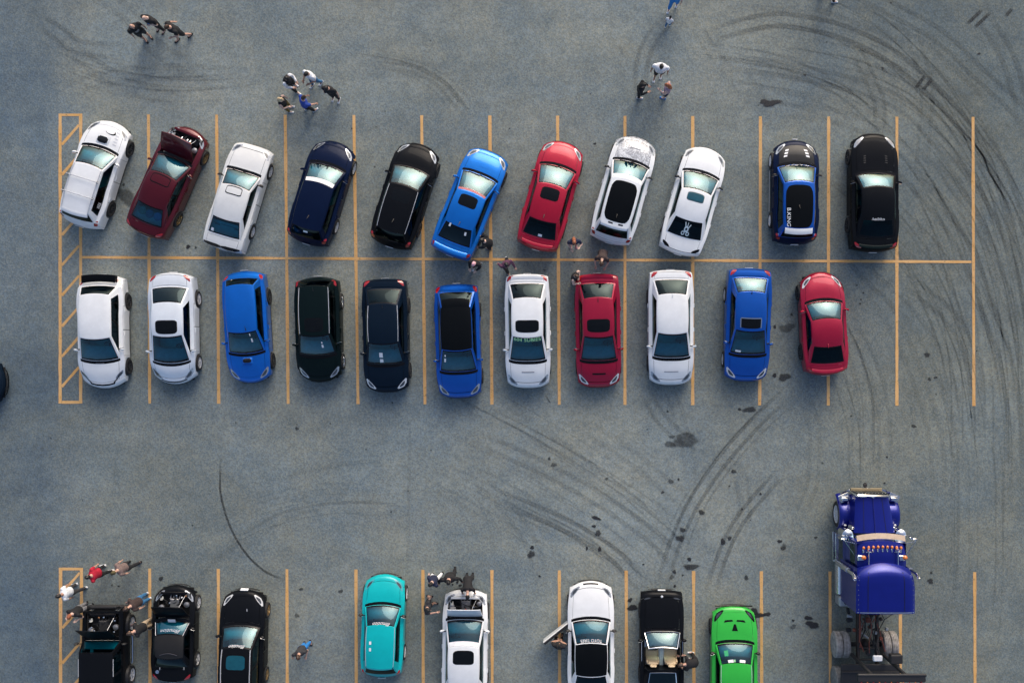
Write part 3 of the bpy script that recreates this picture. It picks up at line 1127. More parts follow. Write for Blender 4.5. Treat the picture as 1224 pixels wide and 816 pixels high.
    yy = lin_space(s.yd + .02, s.yc - .02, 8)
    for sg in (-1, 1):
        mb.grid(lambda y, v: Vector((sg * lerp(s.hw(y) * .83, s.HW * .70, v), s.top(y, CAB_T).y, lerp(s.top(y, CAB_T).z - .012, .26, v))), yy, [0, .25, .6, 1])
    mb.obj('floor_pan', LINER, root)
    mb = MB(); mb.box((0, (s.yc + s.yd) / 2, .33), (s.HW * 1.5, (s.yc - s.yd) * .96, .02)); mb.obj('cabin_floor', CABIN, root)
    # dashboard and rear shelf
    mb = MB()
    yd_, zc_ = s.yc, s.ztop(s.yc)
    mb.grid(lambda t, v: Vector((t * s.hw(yd_) * .80, s.top(yd_, t * .8).y - v[0], zc_ - .035 - v[1])), lin_space(-1, 1, 9), [(0.01, .02), (.30, .0), (.52, .02), (.60, .08), (.62, .35), (.52, .62)])
    mb.obj('dashboard', CABIN, root)
    mb = MB()
    zs_ = s.ztop(s.yd) - .07
    ysh = min(s.yd + .55, s.yrr + .1) if p['style'] == 'notch' else s.yd + .62
    if not open_top:
        mb.grid(lambda t, y: Vector((t * s.hw(y) * .80, y if y > s.yd + .1 else s.top(s.yd, t * .8).y + .02, zs_ - .02)), lin_space(-1, 1, 7), [s.yd + .02, s.yd + .3, ysh])
        mb.obj('rear_shelf', CABIN, root)
    # seats and steering wheel
    sy = lerp(s.yc, s.yrf, 1.35) - .22
    for sx in (-1, 1):
        o = link_mesh('seat', SEAT_ME[p.get('seat', 'dark')], root)
        o.location = (sx * .36, sy, .10 if s.H < 1.6 else .25)
    if p['doors'] == 4 or p['style'] == 'hatch':
        o = MB()
        o.box((0, sy - .78, .40), (1.24, .48, .18), .06)
        o.box((0, sy - 1.06, .68), (1.22, .16, .56), .06, rot_x(R(16)))
        for hx in (-.4, .4): o.box((hx, sy - 1.17, 1.0 if s.H > 1.4 else .9), (.24, .09, .13), .03)
        o.obj('rear_bench', {'dark': SEAT_DARK, 'tan': SEAT_TAN}.get(p.get('seat', 'dark'), SEAT_DARK), root)
    mb = MB()
    wc = Vector((-.36, s.yc - .72, zc_ - .06)); n_ = 20
    wm = rot_x(R(62))
    mb.tube([wc + wm @ Vector((.18 * math.cos(2 * math.pi * k / n_), .18 * math.sin(2 * math.pi * k / n_), 0)) for k in range(n_ + 1)], .014, 6, cap=False)
    mb.tube([wc, wc + Vector((0, .3, -.12))], .03, 6)
    mb.box(wc, (.34, .03, .03), .01, wm)
    mb.obj('steering_wheel', TRIM, root)

    # ---- greenhouse
    gm = p.get('glass', GLASS)
    rgm = p.get('rglass', GLASS_REAR)
    sgm = p.get('sglass', GLASS_DARK)
    fr_s = p.get('apillar', .93)
    framem = p.get('framem', bodym)
    ss = sorted(set([-1, -fr_s] + lin_space(-fr_s, fr_s, 11) + [fr_s, 1]))
    mb = MB()
    inside = lambda a, b: None if (abs(a) < fr_s and .02 < b < .965) else 0
    mb.grid(s.ws, ss, [0, .02, .25, .5, .75, .965, 1], sel=inside)
    rq0 = .04 if p['style'] == 'notch' else .05
    if not open_top:
        insr = lambda a, b: None if (abs(a) < p.get('cpillar', .92) and rq0 < b < .96) else 0
        cp = p.get('cpillar', .92)
        ssr = sorted(set([-1, -cp] + lin_space(-cp, cp, 11) + [cp, 1]))
        mb.grid(s.rg, ssr, [0, rq0, .25, .5, .75, .96, 1], sel=insr)
    wins = p.get('wins') or ([(.07, .43), (.47, .78), (.80, .90)] if p['doors'] == 4 and p['style'] == 'hatch' else [(.07, .45), (.49, .84)] if p['doors'] == 4 else [(.08, .56), (.60, .84)])
    us = sorted(set([0, 1] + [round(v, 4) for w in wins for v in lin_space(w[0], w[1], 5)] + [.03, .95]))
    qs = [0, .07, .3, .5, .7, .88, 1]
    def insd(a, b):
        if .07 < b < .88:
            for w in wins:
                if w[0] < a < w[1]: return None
            if wins[0][1] < a < wins[-1][0]: return 1
        return 0
    for sg in (-1, 1):
        if not open_top:
            mb.grid(lambda u, v: s.sd(sg, u, v), us, qs, sel=insd)
        else:
            mb.grid(lambda u, v: s.sd(sg, u, v), [0, .02, .045], qs)
    mb.obj('cabin_frame', [framem, FRIT], root)
    mb = MB()
    band = p.get('frit', (.07, .05))
    gs = [-fr_s, -fr_s + .035] + lin_space(-fr_s + .1, fr_s - .1, 12) + [fr_s - .035, fr_s]
    gq = [.02, .02 + band[0], .2, .35, .5, .65, .8, .965 - band[1], .965]
    mb.grid(s.ws, gs, gq, sel=lambda a, b: 1 if (abs(a) > fr_s - .035 or b < .02 + band[0] or b > .965 - band[1]) else 0)
    wso = mb.obj('windshield', [gm, FRIT], root, fix=False)
    if not open_top:
        mb = MB()
        gs = [-cp, -cp + .04] + lin_space(-cp + .1, cp - .1, 10) + [cp - .04, cp]
        gq = [rq0, rq0 + .07, .25, .4, .6, .8, .90, .96]
        mb.grid(s.rg, gs, gq, sel=lambda a, b: 1 if (abs(a) > cp - .04 or b < rq0 + .07 or b > .90) else 0)
        mb.obj('rear_window', [rgm, FRIT], root, fix=False)
        for sg in (-1, 1):
            for w in wins:
                if p.get('door_open') == (sg, 0) and w == wins[0]: continue
                mb = MB()
                mb.grid(lambda u, v: s.sd(sg, u, v), lin_space(w[0], w[1], 5), [.07, .3, .5, .7, .88])
                mb.obj('side_window', sgm, root, fix=False)
        mb = MB()
        mb.grid(s.roof, [-1, -.97, -.92] + lin_space(-.84, .84, 13) + [.92, .97, 1], lin_space(0, 1, 14))
        ro = mb.obj('roof', roofm, root, fix=False)
    else:
        ro = root
    # wipers
    for x0, x1 in ((-.62, -.02), (-.02, .52)):
        mb = MB()
        f = off(s.ws, .018)
        mb.tube([f(lerp(x0, x1, k / 5), .035 + .05 * (k / 5)) for k in range(6)], .011, 5)
        mb.obj('wiper', TRIM, root)
    # mirrors
    for sg in (-1, 1):
        b0 = s.sd(sg, .10, .12)
        mb = MB()
        mcol = p.get('mirrorm', bodym)
        mb.box(b0 + Vector((sg * .155, .02, .055)), (.20, .10, .13), .04, rot_z(R(-14 * sg)), taper=(.85, .8))
        mb.box(b0 + Vector((sg * .155, -.034, .055)), (.165, .012, .10), .003, rot_z(R(-14 * sg)), mi=2)
        mb.tube([b0 + Vector((-sg * .01, .0, .0)), b0 + Vector((sg * .10, .01, .03))], .022, 6, mi=1)
        mb.obj('mirror', [mcol, TRIM, CHROME], root)
    # headlights / tail lights / grille / plates
    hl = p.get('hl', [(s.yF - .085, .46), (s.yF - .125, .90), (s.yF - .47, .935), (s.yF - .26, .60)])
    hm = p.get('hlm')
    for sg in (-1, 1):
        mb = MB()
        c4 = [(a, sg * b) for a, b in hl]
        quad_patch(mb, s.top, c4, .006, 7, 5, 0, .25)
        lo = mb.obj('headlight', hm or plain('headlight_reflector', (.38, .40, .42), .12, .5, coat=1), root)
        mb = MB()
        cc = [sum(a for a, b in hl) / 4, sum(b for a, b in hl) / 4]
        inn = [(lerp(cc[0], a, .6), sg * lerp(cc[1], b, .6)) for a, b in hl]
        quad_patch(mb, s.top, inn, .010, 5, 4, 0, .25)
        mb.obj('lamp_lens', p.get('lensm') or plain('lamp_dark_lens', (.04, .045, .05), .06, coat=1), lo)
        tl = p.get('tl') or ([(s.yR + .06, .62), (s.yR + .06, .90), (s.yR + .30, .945), (s.yR + .16, .70)] if p['style'] == 'notch' else [(s.yR + .10, .72), (s.yR + .10, .93), (s.yR + .34, .955), (s.yR + .34, .86)])
        mb = MB()
        quad_patch(mb, s.top, [(a, sg * b) for a, b in tl], .006, 5, 5, 0, .25)
        mb.obj('tail_light', p.get('tlm', RED_LAMP), root)
    # grille and lower intake on the front face
    mb = MB()
    zh = s.ztop(s.yF)
    for (w0, w1, za, zb_) in ((.50, .46, zh - .01, zh - .12), (.62, .55, .33, .22)):
        mb.grid(lambda t, v: Vector((t * lerp(w0, w1, v) * s.HW, s.top(s.yF, t * lerp(w0, w1, v)).y + .006, lerp(za, zb_, v))), lin_space(-1, 1, 9), [0, .5, 1])
    for k in range(3):
        z = zh - .03 - k * .03
        mb.grid(lambda t, v: Vector((t * .46 * s.HW, s.top(s.yF, t * .46).y + .008 + .01 * (1 - abs(v)), z + v * .006)), lin_space(-1, 1, 9), [-1, 0, 1], mi=1)
    mb.obj('grille', [FRIT, p.get('grille', TRIM)], root)
    if p.get('rear_plate', 1):
        mb = MB(); mb.box((0, s.yR - .012, .62), (.31, .016, .155), .005)
        mb.obj('rear_plate', PLATE, root)
    if p.get('front_plate'):
        mb = MB(); mb.box((0, s.yF + .015, p.get('fpz', .50)), (.31, .03, .14), .006, rot_x(R(p.get('fpt', 0))))
        mb.obj('front_plate', PLATE, root)
    # sills
    for sg in (-1, 1):
        mb = MB()
        mb.grid(lambda y, v: Vector((sg * (s.HW * .965 + .015 * math.sin(v * math.pi)), y, lerp(s.sill + .07, s.sill - .04, v))), lin_space(s.yrw + s.RA + .03, s.yfw - s.RA - .03, 6), lin_space(0, 1, 4))
        mb.obj('side_skirt', p.get('skirtm', TRIM), root)
    # wheels
    rim = p.get('rim', 'silver')
    for yw in (s.yfw, s.yrw):
        for sg in (-1, 1):
            h = link_mesh('wheel', WHEELS['hub'], root)
            h.location = (sg * (s.HW - .095 + p.get('poke', 0)), yw, s.rw)
            h.scale = (s.rw * sg, s.rw, s.rw)
            link_mesh('tyre', WHEELS['tyre'], h)
            link_mesh('rim', WHEELS['rim_' + rim], h)

    # ---- extras
    ex = p.get('extra', {})
    def roof_panel(nm, r0, r1, q0, q1, mat, h=.006, rc=.12):
        mb = MB()
        quad_patch(mb, s.roof, [(r0, q0), (r1, q0), (r1, q1), (r0, q1)], h, 10, 9, 0, rc)
        return mb.obj(nm, mat, root, fix=False)
    if 'sunroof' in ex:
        r, q0, q1 = ex['sunroof'][:3]
        roof_panel('sunroof_seal', -r - .04, r + .04, q0 - .03, q1 + .03, FRIT if not ex.get('sunroof_seal') else ex['sunroof_seal'], .004)
        roof_panel('sunroof', -r, r, q0, q1, ex.get('sunroofm') or plain('sunroof_black_glass', (.004, .005, .006), .08, spec=.25), .009)
    if 'roof_panel' in ex:
        r, q0, q1, mat = ex['roof_panel']
        roof_panel('roof_panel', -r, r, q0, q1, mat)
    if 'drip' in ex:  # reflection of the bright horizon on the roof edges, modelled as silver tubes
        for sg in (-1, 1):
            mb = MB(); mb.tube([s.roof(sg * .975, k / 10) + Vector((0, 0, .004)) for k in range(11)], .011, 5, flat=.6)
            mb.obj('roof_trim_or_glint', ex['drip'], root)
    if 'antenna' in ex:
        b0 = s.roof(ex['antenna'][0], ex['antenna'][1])
        mb = MB(); mb.tube([b0, b0 + Vector((0, -.03, .02)), b0 + Vector((0, -.16, .16 if not ex.get('fin') else .06))], [.022, .015, .005], 6)
        mb.obj('antenna', ex.get('antennam', TRIM), root)
    if 'scoop' in ex:
        y0, y1, t0 = ex['scoop']         # distances ahead of the windshield, half width
        a0, a1 = s.yc + y0, s.yc + y1
        mb = MB()
        def sc(u, v):
            y = lerp(a0, a1, u); t = v * t0
            p0 = s.top(y, t)
            prof = min(1, u * 2.2) * (1 - abs(v) ** 6)
            return p0 + Vector((0, .02 * u, -.004 + .075 * prof))
        mb.grid(sc, lin_space(0, 1, 9), lin_space(-1, 1, 13))
        # front wall back down to the hood
        mb.grid(lambda u, v: lerp(sc(1, v), s.top(a1, v * t0) + Vector((0, .0, -.004)), u), [0, .5, 1], lin_space(-1, 1, 13), mi=1)
        so = mb.obj('hood_scoop', [hoodm, FRIT], root)
        mb = MB()
        quad_patch(mb, lambda u, v: sc(u, v), [(.18, -.72), (.18, .72), (.9, .80), (.9, -.80)], .006, 8, 9, 0, .25)
        mb.obj('scoop_grille', CARBON, so)
    if 'hood_vents' in ex:
        for (cs, mat) in ex['hood_vents']:
            mb = MB()
            quad_patch(mb, s.top, [(s.yF - a, b) for a, b in cs], .007, 5, 5, 0, 0)
            mb.obj('hood_vent', mat, root)
    if 'stripe' in ex:       # sun strip across the head of the windshield
        q0, q1, mat = ex['stripe']
        mb = MB(); quad_patch(mb, s.ws, [(-.92, q0), (.92, q0), (.92, q1), (-.92, q1)], .005, 12, 3)
        mb.obj('sun_strip', mat, root, fix=False)
    if 'ws_text' in ex:
        tx, s0, s1, q0, q1, mat, sh = ex['ws_text']
        print_text('windshield_lettering', tx, s.ws, s0, s1, q0, q1, mat, root, sh)
    if 'rack' in ex:
        for sg in (-1, 1):
            mb = MB()
            pts = [s.roof(sg * .93, k / 8) + Vector((0, 0, .05 + (.0 if 0 < k < 8 else -.035))) for k in range(0, 9)]
            mb.tube(pts, .018, 6)
            for k in (1, 4, 7): mb.tube([s.roof(sg * .93, k / 8), pts[k]], .016, 6)
            mb.obj('roof_rail', ex['rack'], root)
        for qq in ex.get('bars', []):
            mb = MB()
            a, b = s.roof(-1.0, qq), s.roof(1.0, qq)
            a.z = b.z = s.H + .075
            mb.tube([a - Vector((.06, 0, 0)), b + Vector((.06, 0, 0))], .021, 6, flat=.7)
            for e in (a, b): mb.box(e - Vector((0, 0, .04)), (.06, .08, .09), .01, mi=1)
            mb.obj('roof_bar', [SILVER, TRIM], root)
    if 'wing' in ex:
        h, ch, mat, wk = ex['wing']
        yw = s.yR + .16; zt = s.ztop(yw) + h
        mb = MB()
        mb.grid(lambda x, a: Vector((x * s.HW * wk, yw + ch * .5 * math.cos(a) - .05 * x * x * -1, zt + .02 * math.sin(a) + .012 * math.cos(a) * -1)), lin_space(-1, 1, 11), lin_space(0, 2 * math.pi, 13))
        for sg in (-1, 1):
            mb.box((sg * s.HW * (wk - .01), yw + .04, zt - h * .45), (.03, ch * .9, h * 1.0), .008)
        mb.obj('rear_wing', mat, root)
    if 'lip' in ex:
        mat = ex['lip']; yl = s.yR + .13
        mb = MB()
        mb.grid(lambda t, v: s.top(yl + v[0], t * .74) + Vector((0, 0, v[1])), lin_space(-1, 1, 11), [(.10, .003), (.04, .03), (-.03, .05), (-.035, .03), (-.03, .0)])
        mb.obj('trunk_spoiler', mat, root)
    if 'roof_spoiler' in ex:
        mat, ln = ex['roof_spoiler']
        mb = MB()
        top = lambda t, v: s.roof(t * .93, 1) + Vector((0, -v * ln, .006 - v * v * .05))
        mb.grid(top, lin_space(-1, 1, 11), [-.1, .0, .3, .6, .9, 1.0])
        mb.grid(lambda t, v: top(t, v) - Vector((0, 0, .045)), lin_space(-1, 1, 11), [.15, .5, 1.0])
        mb.grid(lambda t, v: top(t, 1.0) - Vector((0, 0, .045 * v)), lin_space(-1, 1, 11), [0, 1])
        mb.obj('roof_spoiler', mat, root)
    if p.get('hood_open'):
        engine_bay(s, p, root)
    if 'custom' in ex:
        ex['custom'](s, root, p)
    return root, s

def engine_bay(s, p, root):
    r = random.Random(len(p['label']))
    y0, y1 = s.yh + .04, s.yF - .26
    yc = (y0 + y1) / 2
    zt = s.ztop(yc) - .16
    hw = s.HW * .74
    mb = MB()
    mb.box((0, yc, zt - .28), (hw * 2, (y1 - y0), .04))
    for sg in (-1, 1): mb.box((sg * hw, yc, zt - .12), (.03, y1 - y0, .30))
    mb.box((0, y0 - .01, zt - .1), (hw * 2, .03, .34))
    mb.obj('engine_bay', DARK_METAL, root)
    mb = MB()
    mb.box((.02, yc - .02, zt - .10), (.50, .52, .28), .05)
    mb.box((.02, yc - .02, zt + .06), (.36, .46, .07), .03, mi=1)
    for k in range(4): mb.tube([(.02 + .12 * (k - 1.5), yc + .18, zt + .02), (.02 + .12 * (k - 1.5), yc + .34, zt - .06)], .028, 6, mi=1)
    mb.obj('engine_block', [DARK_METAL, p.get('coverm', GREY_METAL)], root)
    mb = MB(); mb.box((-hw + .18, y0 + .20, zt - .02), (.24, .19, .20), .015); mb.box((-hw + .18, y0 + .20, zt + .095), (.22, .17, .03), .01, mi=1)
    mb.obj('battery', [FRIT, plain('battery_cap', (.4, .4, .4), .6)], root)
    mb = MB(); mb.box((hw - .22, y1 - .22, zt - .02), (.30, .28, .20), .04); mb.tube([(hw - .22, y1 - .35, zt), (hw - .3, yc - .02, zt + .03), (.25, yc, zt + .05)], .045, 8)
    mb.obj('air_filter_box', FRIT, root)
    for sg in (-1, 1):
        mb = MB(); mb.lathe([(.11, -.05), (.11, .05), (.06, .07), (.05, .075)], 14, 'z', (sg * (hw - .13), y0 + .30 + .12 * (sg > 0), zt + .02))
        mb.obj('strut_tower', GREY_METAL, root)
    mb = MB(); mb.box((0, y1 - .03, zt - .05), (hw * 1.5, .07, .28), .01); mb.box((0, y1 + .0, zt + .10), (hw * 1.7, .09, .03), .008, mi=1)
    mb.obj('radiator', [DARK_METAL, p.get('supportm', FRIT)], root)
    mb = MB(); mb.tube([(-hw + .12, y1 - .16, zt + .02), (-hw + .13, y1 - .3, zt + .03)], .07, 8); mb.ball((-hw + .12, y1 - .16, zt + .09), .04, 8, 5, 1)
    mb.obj('coolant_tank', [plain('coolant_plastic', (.6, .6, .55), .4), FRIT], root)
    mb = MB()
    for k in range(7):
        a = Vector((r.uniform(-hw * .8, hw * .8), r.uniform(y0 + .1, y1 - .1), zt + r.uniform(-.02, .06)))
        b = Vector((r.uniform(-hw * .8, hw * .8), r.uniform(y0 + .1, y1 - .1), zt + r.uniform(-.02, .06)))
        mb.tube([a, (a + b) / 2 + Vector((r.uniform(-.1, .1), r.uniform(-.1, .1), .07)), b], r.uniform(.012, .026), 6)
    mb.obj('hose', TRIM, root)
    for k in range(6):
        mb = MB()
        c = Vector((r.uniform(-hw * .8, hw * .8), r.uniform(y0 + .12, y1 - .1), zt + .08))
        mb.lathe([(.035, -.03), (.035, .02), (.02, .03)], 8, 'z', c)
        mb.obj('filler_cap', r.choice([CHROME, GREY_METAL, plain('engine_red', (.4, .05, .03), .4), plain('engine_copper', (.5, .25, .12), .35, .6), WHITE_INK]), root)
    mb = MB()
    mb.tube([(.45, s.yF - .3, zt), (.3, s.yh + .35, zt + .5)], .008, 5)
    mb.obj('hood_prop', SILVER, root)

# ---- paints
WHITE = paint('white', (.78, .80, .81))
PEARL = paint('pearl_white', (.70, .75, .80), .05)
OFFWHITE = paint('aged_white', (.70, .71, .70))
BLACK = paint('black', (.006, .007, .009))
NAVY = paint('navy', (.004, .010, .035), .1)
NAVY2 = paint('dark_petrol', (.005, .012, .024), .1)
GREENBLACK = paint('black_green', (.004, .010, .011), .1)
WRBLUE = paint('rally_blue', (.003, .17, .62), 0.5)
BLUE2 = paint('bright_blue', (.003, .14, .58), 0.5)
BLUE3 = paint('deep_blue', (.003, .09, .44), 0.55)
DKRED = paint('dark_maroon', (.085, .004, .010), 0.35)
RED = paint('red', (.40, .006, .030), 0.25)
RED2 = paint('crimson', (.33, .006, .034), 0.3)
TEAL = paint('teal', (.002, .44, .46))
LIME = paint('lime_green', (.035, .44, .055))
ROYAL = paint('royal_blue', (.005, .012, .20), 0.4)
BLACKROOF = paint('gloss_black_roof', (.004, .005, .006))

def crescent_logo(s, root, p):
    f = off(s.top, .008)
    mb = MB()
    cy, ct = s.yc + .75, .18
    def ring(a, k):
        w = .012 + .028 * max(0, math.cos(a - 5.6)) ** 2
        rx, ry = .22 + (k - .5) * w * 2.2, .10 + (k - .5) * w * 1.2
        return f(cy + ry * math.sin(a), ct + rx * math.cos(a))
    mb.grid(ring, lin_space(3.4, 6.9, 22), [0, .5, 1])
    mb.obj('hood_emblem', FRIT, root, fix=False)
    mb = MB()
    for k in range(5):
        y = s.yc + .30 + k * .13
        quad_patch(mb, s.top, [(y, .44), (y, .60), (y + .05, .62), (y + .05, .46)], .006, 4, 3)
    mb.obj('hood_decal', plain('pale_grey_vinyl', (.55, .57, .60), .5), root)
    # black opening of the tailgate glass surround and a sticker
    print_text('window_sticker', 'WRX', lambda a, b: s.sd(1, a, b), .80, .70, .15, .5, WHITE_INK, root)

def rear_emblem(s, root, p):
    f = off(s.rg, .009)
    mb = MB()
    def ring(cx, cy, r, w, m=0):
        mb.grid(lambda a, k: f(cx + (r + w * (k - .5)) * math.cos(a), cy + 1.25 * (r + w * (k - .5)) * math.sin(a)), lin_space(0, 2 * math.pi, 17), [0, 1])
    ring(0, .50, .10, .075)
    ring(-.13, .26, .075, .05); ring(.13, .26, .075, .05)
    for (x0, y0, x1, y1, w) in ((-.05, .58, -.16, .86, .05), (.03, .62, .03, .86, .04), (.08, .56, .22, .78, .05), (-.06, .44, .10, .30, .05), (.06, .44, -.10, .30, .05)):
        dx, dy = x1 - x0, y1 - y0
        l = math.hypot(dx, dy)
        nx, ny = -dy / l * w / 2, dx / l * w / 2
        mb.grid(lambda u, v: f(lerp(x0, x1, u) + nx * v, lerp(y0, y1, u) + ny * v), lin_space(0, 1, 4), [-1, 1])
    mb.obj('window_emblem', plain('pale_teal_vinyl', (.60, .72, .74), .5), root, fix=False)

def lace_hood():
    m, nt, b = base_mat('lace_print_hood')
    tc = nt.nodes.new("ShaderNodeTexCoord")
    nz = nodes_noise(nt, 4.5, 8, .75)
    vo = nt.nodes.new("ShaderNodeTexVoronoi"); vo.feature = 'DISTANCE_TO_EDGE'
    vo.inputs['Scale'].default_value = 6.5
    mp = nt.nodes.new("ShaderNodeVectorMath"); mp.operation = 'ADD'
    nt.links.new(tc.outputs['Object'], mp.inputs[0]); nt.links.new(nz.outputs['Color'], mp.inputs[1])
    nt.links.new(mp.outputs[0], vo.inputs['Vector'])
    r1 = ramp(nt, vo.outputs['Distance'], .03, (.07, .075, .10), .14, (.70, .72, .74))
    n2 = nodes_noise(nt, 2.6, 3, .6)
    r2 = ramp(nt, n2.outputs['Fac'], .56, (0, 0, 0), .68, (1, 1, 1))
    mx = nt.nodes.new("ShaderNodeMix"); mx.data_type = 'RGBA'
    nt.links.new(r2.outputs[0], mx.inputs[0])
    nt.links.new(r1.outputs[0], mx.inputs[6]); mx.inputs[7].default_value = (.76, .78, .79, 1)
    nt.links.new(mx.outputs[2], b.inputs['Base Color'])
    b.inputs['Roughness'].default_value = .35
    b.inputs['Coat Weight'].default_value = 1.0
    return m

def lace_extra(s, root, p):
    mb = MB()
    quad_patch(mb, s.top, [(s.yF - .52, -.26), (s.yF - .52, .26), (s.yF - .56, .26), (s.yF - .56, -.26)], .008, 8, 3)
    mb.obj('hood_lettering', GREY_INK, root, fix=False)
    for t in (-.45, .25):
        mb = MB()
        quad_patch(mb, s.roof, [(t, .945), (t + .32, .945), (t + .32, .975), (t, .975)], .006, 4, 3)
        mb.obj('roof_trim_or_glint', FRIT, root, fix=False)

def rally_hatch(s, root, p):
    print_text('roof_lettering', 'B.KING', s.roof, -.80, -.56, .56, .955, WHITE_INK, root, 0, swap=True, h=.013)
    print_text('cowl_lettering', 'ILLEST', s.ws, .62, -.62, .02, .10, WHITE_INK, root, .3, h=.02)
    for sg in (-1, 1):
        mb = MB()
        mb.grid(lambda y, v: Vector((sg * (s.HW + .035), y, .16 + v * .07)), lin_space(s.yrw + s.RA, s.yfw - s.RA, 4), [0, 1])
        mb.obj('skirt_stripe', WHITE_INK, root, fix=False)
    mb = MB()
    mb.grid(lambda t, v: s.top(s.yR + .28, t * .86) + Vector((0, v * .05, .03)), lin_space(-1, 1, 9), [0, 1])
    mb.obj('tailgate_trim', CHROME, root, fix=False)
    mb = MB()
    for sg in (-1, 1):
        mb.grid(lambda t, v: Vector((sg * lerp(.05, .62, t), s.yR - .03 + .06 * t * t, .34 + v * .04)), lin_space(0, 1, 5), [0, 1])
    mb.obj('diffuser_trim', WHITE_INK, root, fix=False)
    mb = MB(); mb.box((0, s.yF + .03, .52), (.22, .03, .10), .01); mb.obj('front_emblem', WHITE_INK, root)

def muscle(s, root, p):
    print_text('roof_lettering', 'AutoShift.ca', s.rg, -.40, .40, .93, 1.06, WHITE_INK, root)
    for sg in (-1, 1):
        mb = MB()
        for k in range(4):
            quad_patch(mb, s.top, [(s.yc + .42 + k * .09, sg * .40), (s.yc + .42 + k * .09, sg * .50), (s.yc + .46 + k * .09, sg * .50), (s.yc + .46 + k * .09, sg * .40)], .006, 3, 3)
        mb.obj('hood_louvre', TRIM, root, fix=False)

def stickers(surface, rects, mat, nm='sticker'):
    def f(s, root, p):
        for (a0, b0, a1, b1) in rects:
            mb = MB(); quad_patch(mb, getattr(s, surface), [(a0, b0), (a1, b0), (a1, b1), (a0, b1)], .009, 4, 4)
            mb.obj(nm, mat, root, fix=False)
    return f

def green_extras(s, root, p):
    # eyebrow slots and a wedge vent on the hood, badge strips at the head of the windshield
    stickers('ws', [(-.52, .80, -.18, .93), (.20, .80, .56, .93)], WHITE_INK, 'windshield_sticker')(s, root, p)
    stickers('ws', [(-.14, .80, -.06, .92)], GREEN_INK, 'windshield_sticker')(s, root, p)
    stickers('ws', [(-.66, .36, -.44, .62)], plain('green_cling', (.02, .35, .14), .5), 'windshield_sticker')(s, root, p)
    mb = MB(); mb.box((0, s.yF - .01, .50), (1.5, .05, .06), .02); mb.obj('splitter', FRIT, root)

def convertible_extras(s, root, p):
    # chrome windshield surround, targa hoop with a framed rear glass, rear deck
    def frame_tube(fn, a, q0, q1, nm):
        f = off(fn, .012)
        pts = [f(-a + 2 * a * k / 12, q0) for k in range(13)] + [f(a, lerp(q0, q1, k / 6)) for k in range(1, 7)]
        pts += [f(a - 2 * a * k / 12, q1) for k in range(1, 13)] + [f(-a, lerp(q1, q0, k / 6)) for k in range(1, 7)]
        mb = MB(); mb.tube(pts, .02, 6)
        return mb.obj(nm, CHROME, root)
    frame_tube(s.ws, .95, .02, .985, 'windshield_surround')
    y0, y1 = s.yrf - .92, s.yd
    def deck(t, y):
        k = (y0 - y) / (y0 - y1)
        w = lerp(s.HW * .66, s.HW * .80, k)
        z = lerp(1.24, s.ztop(s.yd) - .0, k ** 1.1)
        return Vector((t * w, y + .05 * (1 - t * t) * (.5 - k), z - .05 * abs(t) ** 5))
    mb = MB()
    ts = [-1, -.86] + lin_space(-.7, .7, 7) + [.86, 1]
    ys_ = [y0, y0 - .10] + lin_space(y0 - .3, y1 + .25, 4) + [y1 + .12, y1]
    inside = lambda a, b: None if abs(a) < .86 and y1 + .12 < b < y0 - .10 else 0
    mb.grid(deck, ts, ys_, sel=inside)
    for sg in (-1, 1):   # sails down to the belt
        mb.grid(lambda y, v: lerp(deck(sg, y), s.top(y, sg * CAB_T), v), lin_space(y1, y0, 6), [0, .5, 1])
    mb.grid(lambda t, v: lerp(deck(t, y0), Vector((t * s.HW * .78, y0 + .03, .55)), v), lin_space(-1, 1, 7), [0, .5, 1])
    mb.obj('rear_canopy', BLACK, root)
    mb = MB(); mb.grid(deck, lin_space(-.86, .86, 7), lin_space(y0 - .10, y1 + .12, 5))
    mb.obj('rear_window', GLASS_DARK, root, fix=False)
    f = lambda t, y: deck(t, y) + Vector((0, 0, .012))
    a, ya, yb_ = .86, y0 - .10, y1 + .12
    pts = [f(-a + 2 * a * k / 8, ya) for k in range(9)] + [f(a, lerp(ya, yb_, k / 5)) for k in range(1, 6)]
    pts += [f(a - 2 * a * k / 8, yb_) for k in range(1, 9)] + [f(-a, lerp(yb_, ya, k / 5)) for k in range(1, 6)]
    mb = MB(); mb.tube(pts, .018, 6); mb.obj('rear_window_surround', CHROME, root)
    for sg in (-1, 1):   # bright strip along the door tops
        mb = MB()
        mb.tube([s.top(lerp(s.yc, s.yd, u), sg * .93) + Vector((0, 0, .012)) for u in lin_space(.08, .5, 6)], .012, 5)
        mb.obj('door_cap_trim', CHROME, root)
    mb = MB(); mb.box((0, s.yrf - .55, .50), (.22, .75, .20), .04); mb.obj('centre_console', CABIN, root)
    mb = MB(); mb.lathe([(.045, 0), (.045, .01), (.03, .016)], 14, 'z', s.top(s.yF - .20, 0) + Vector((0, 0, .002))); mb.obj('hood_badge', WHITE_INK, root)

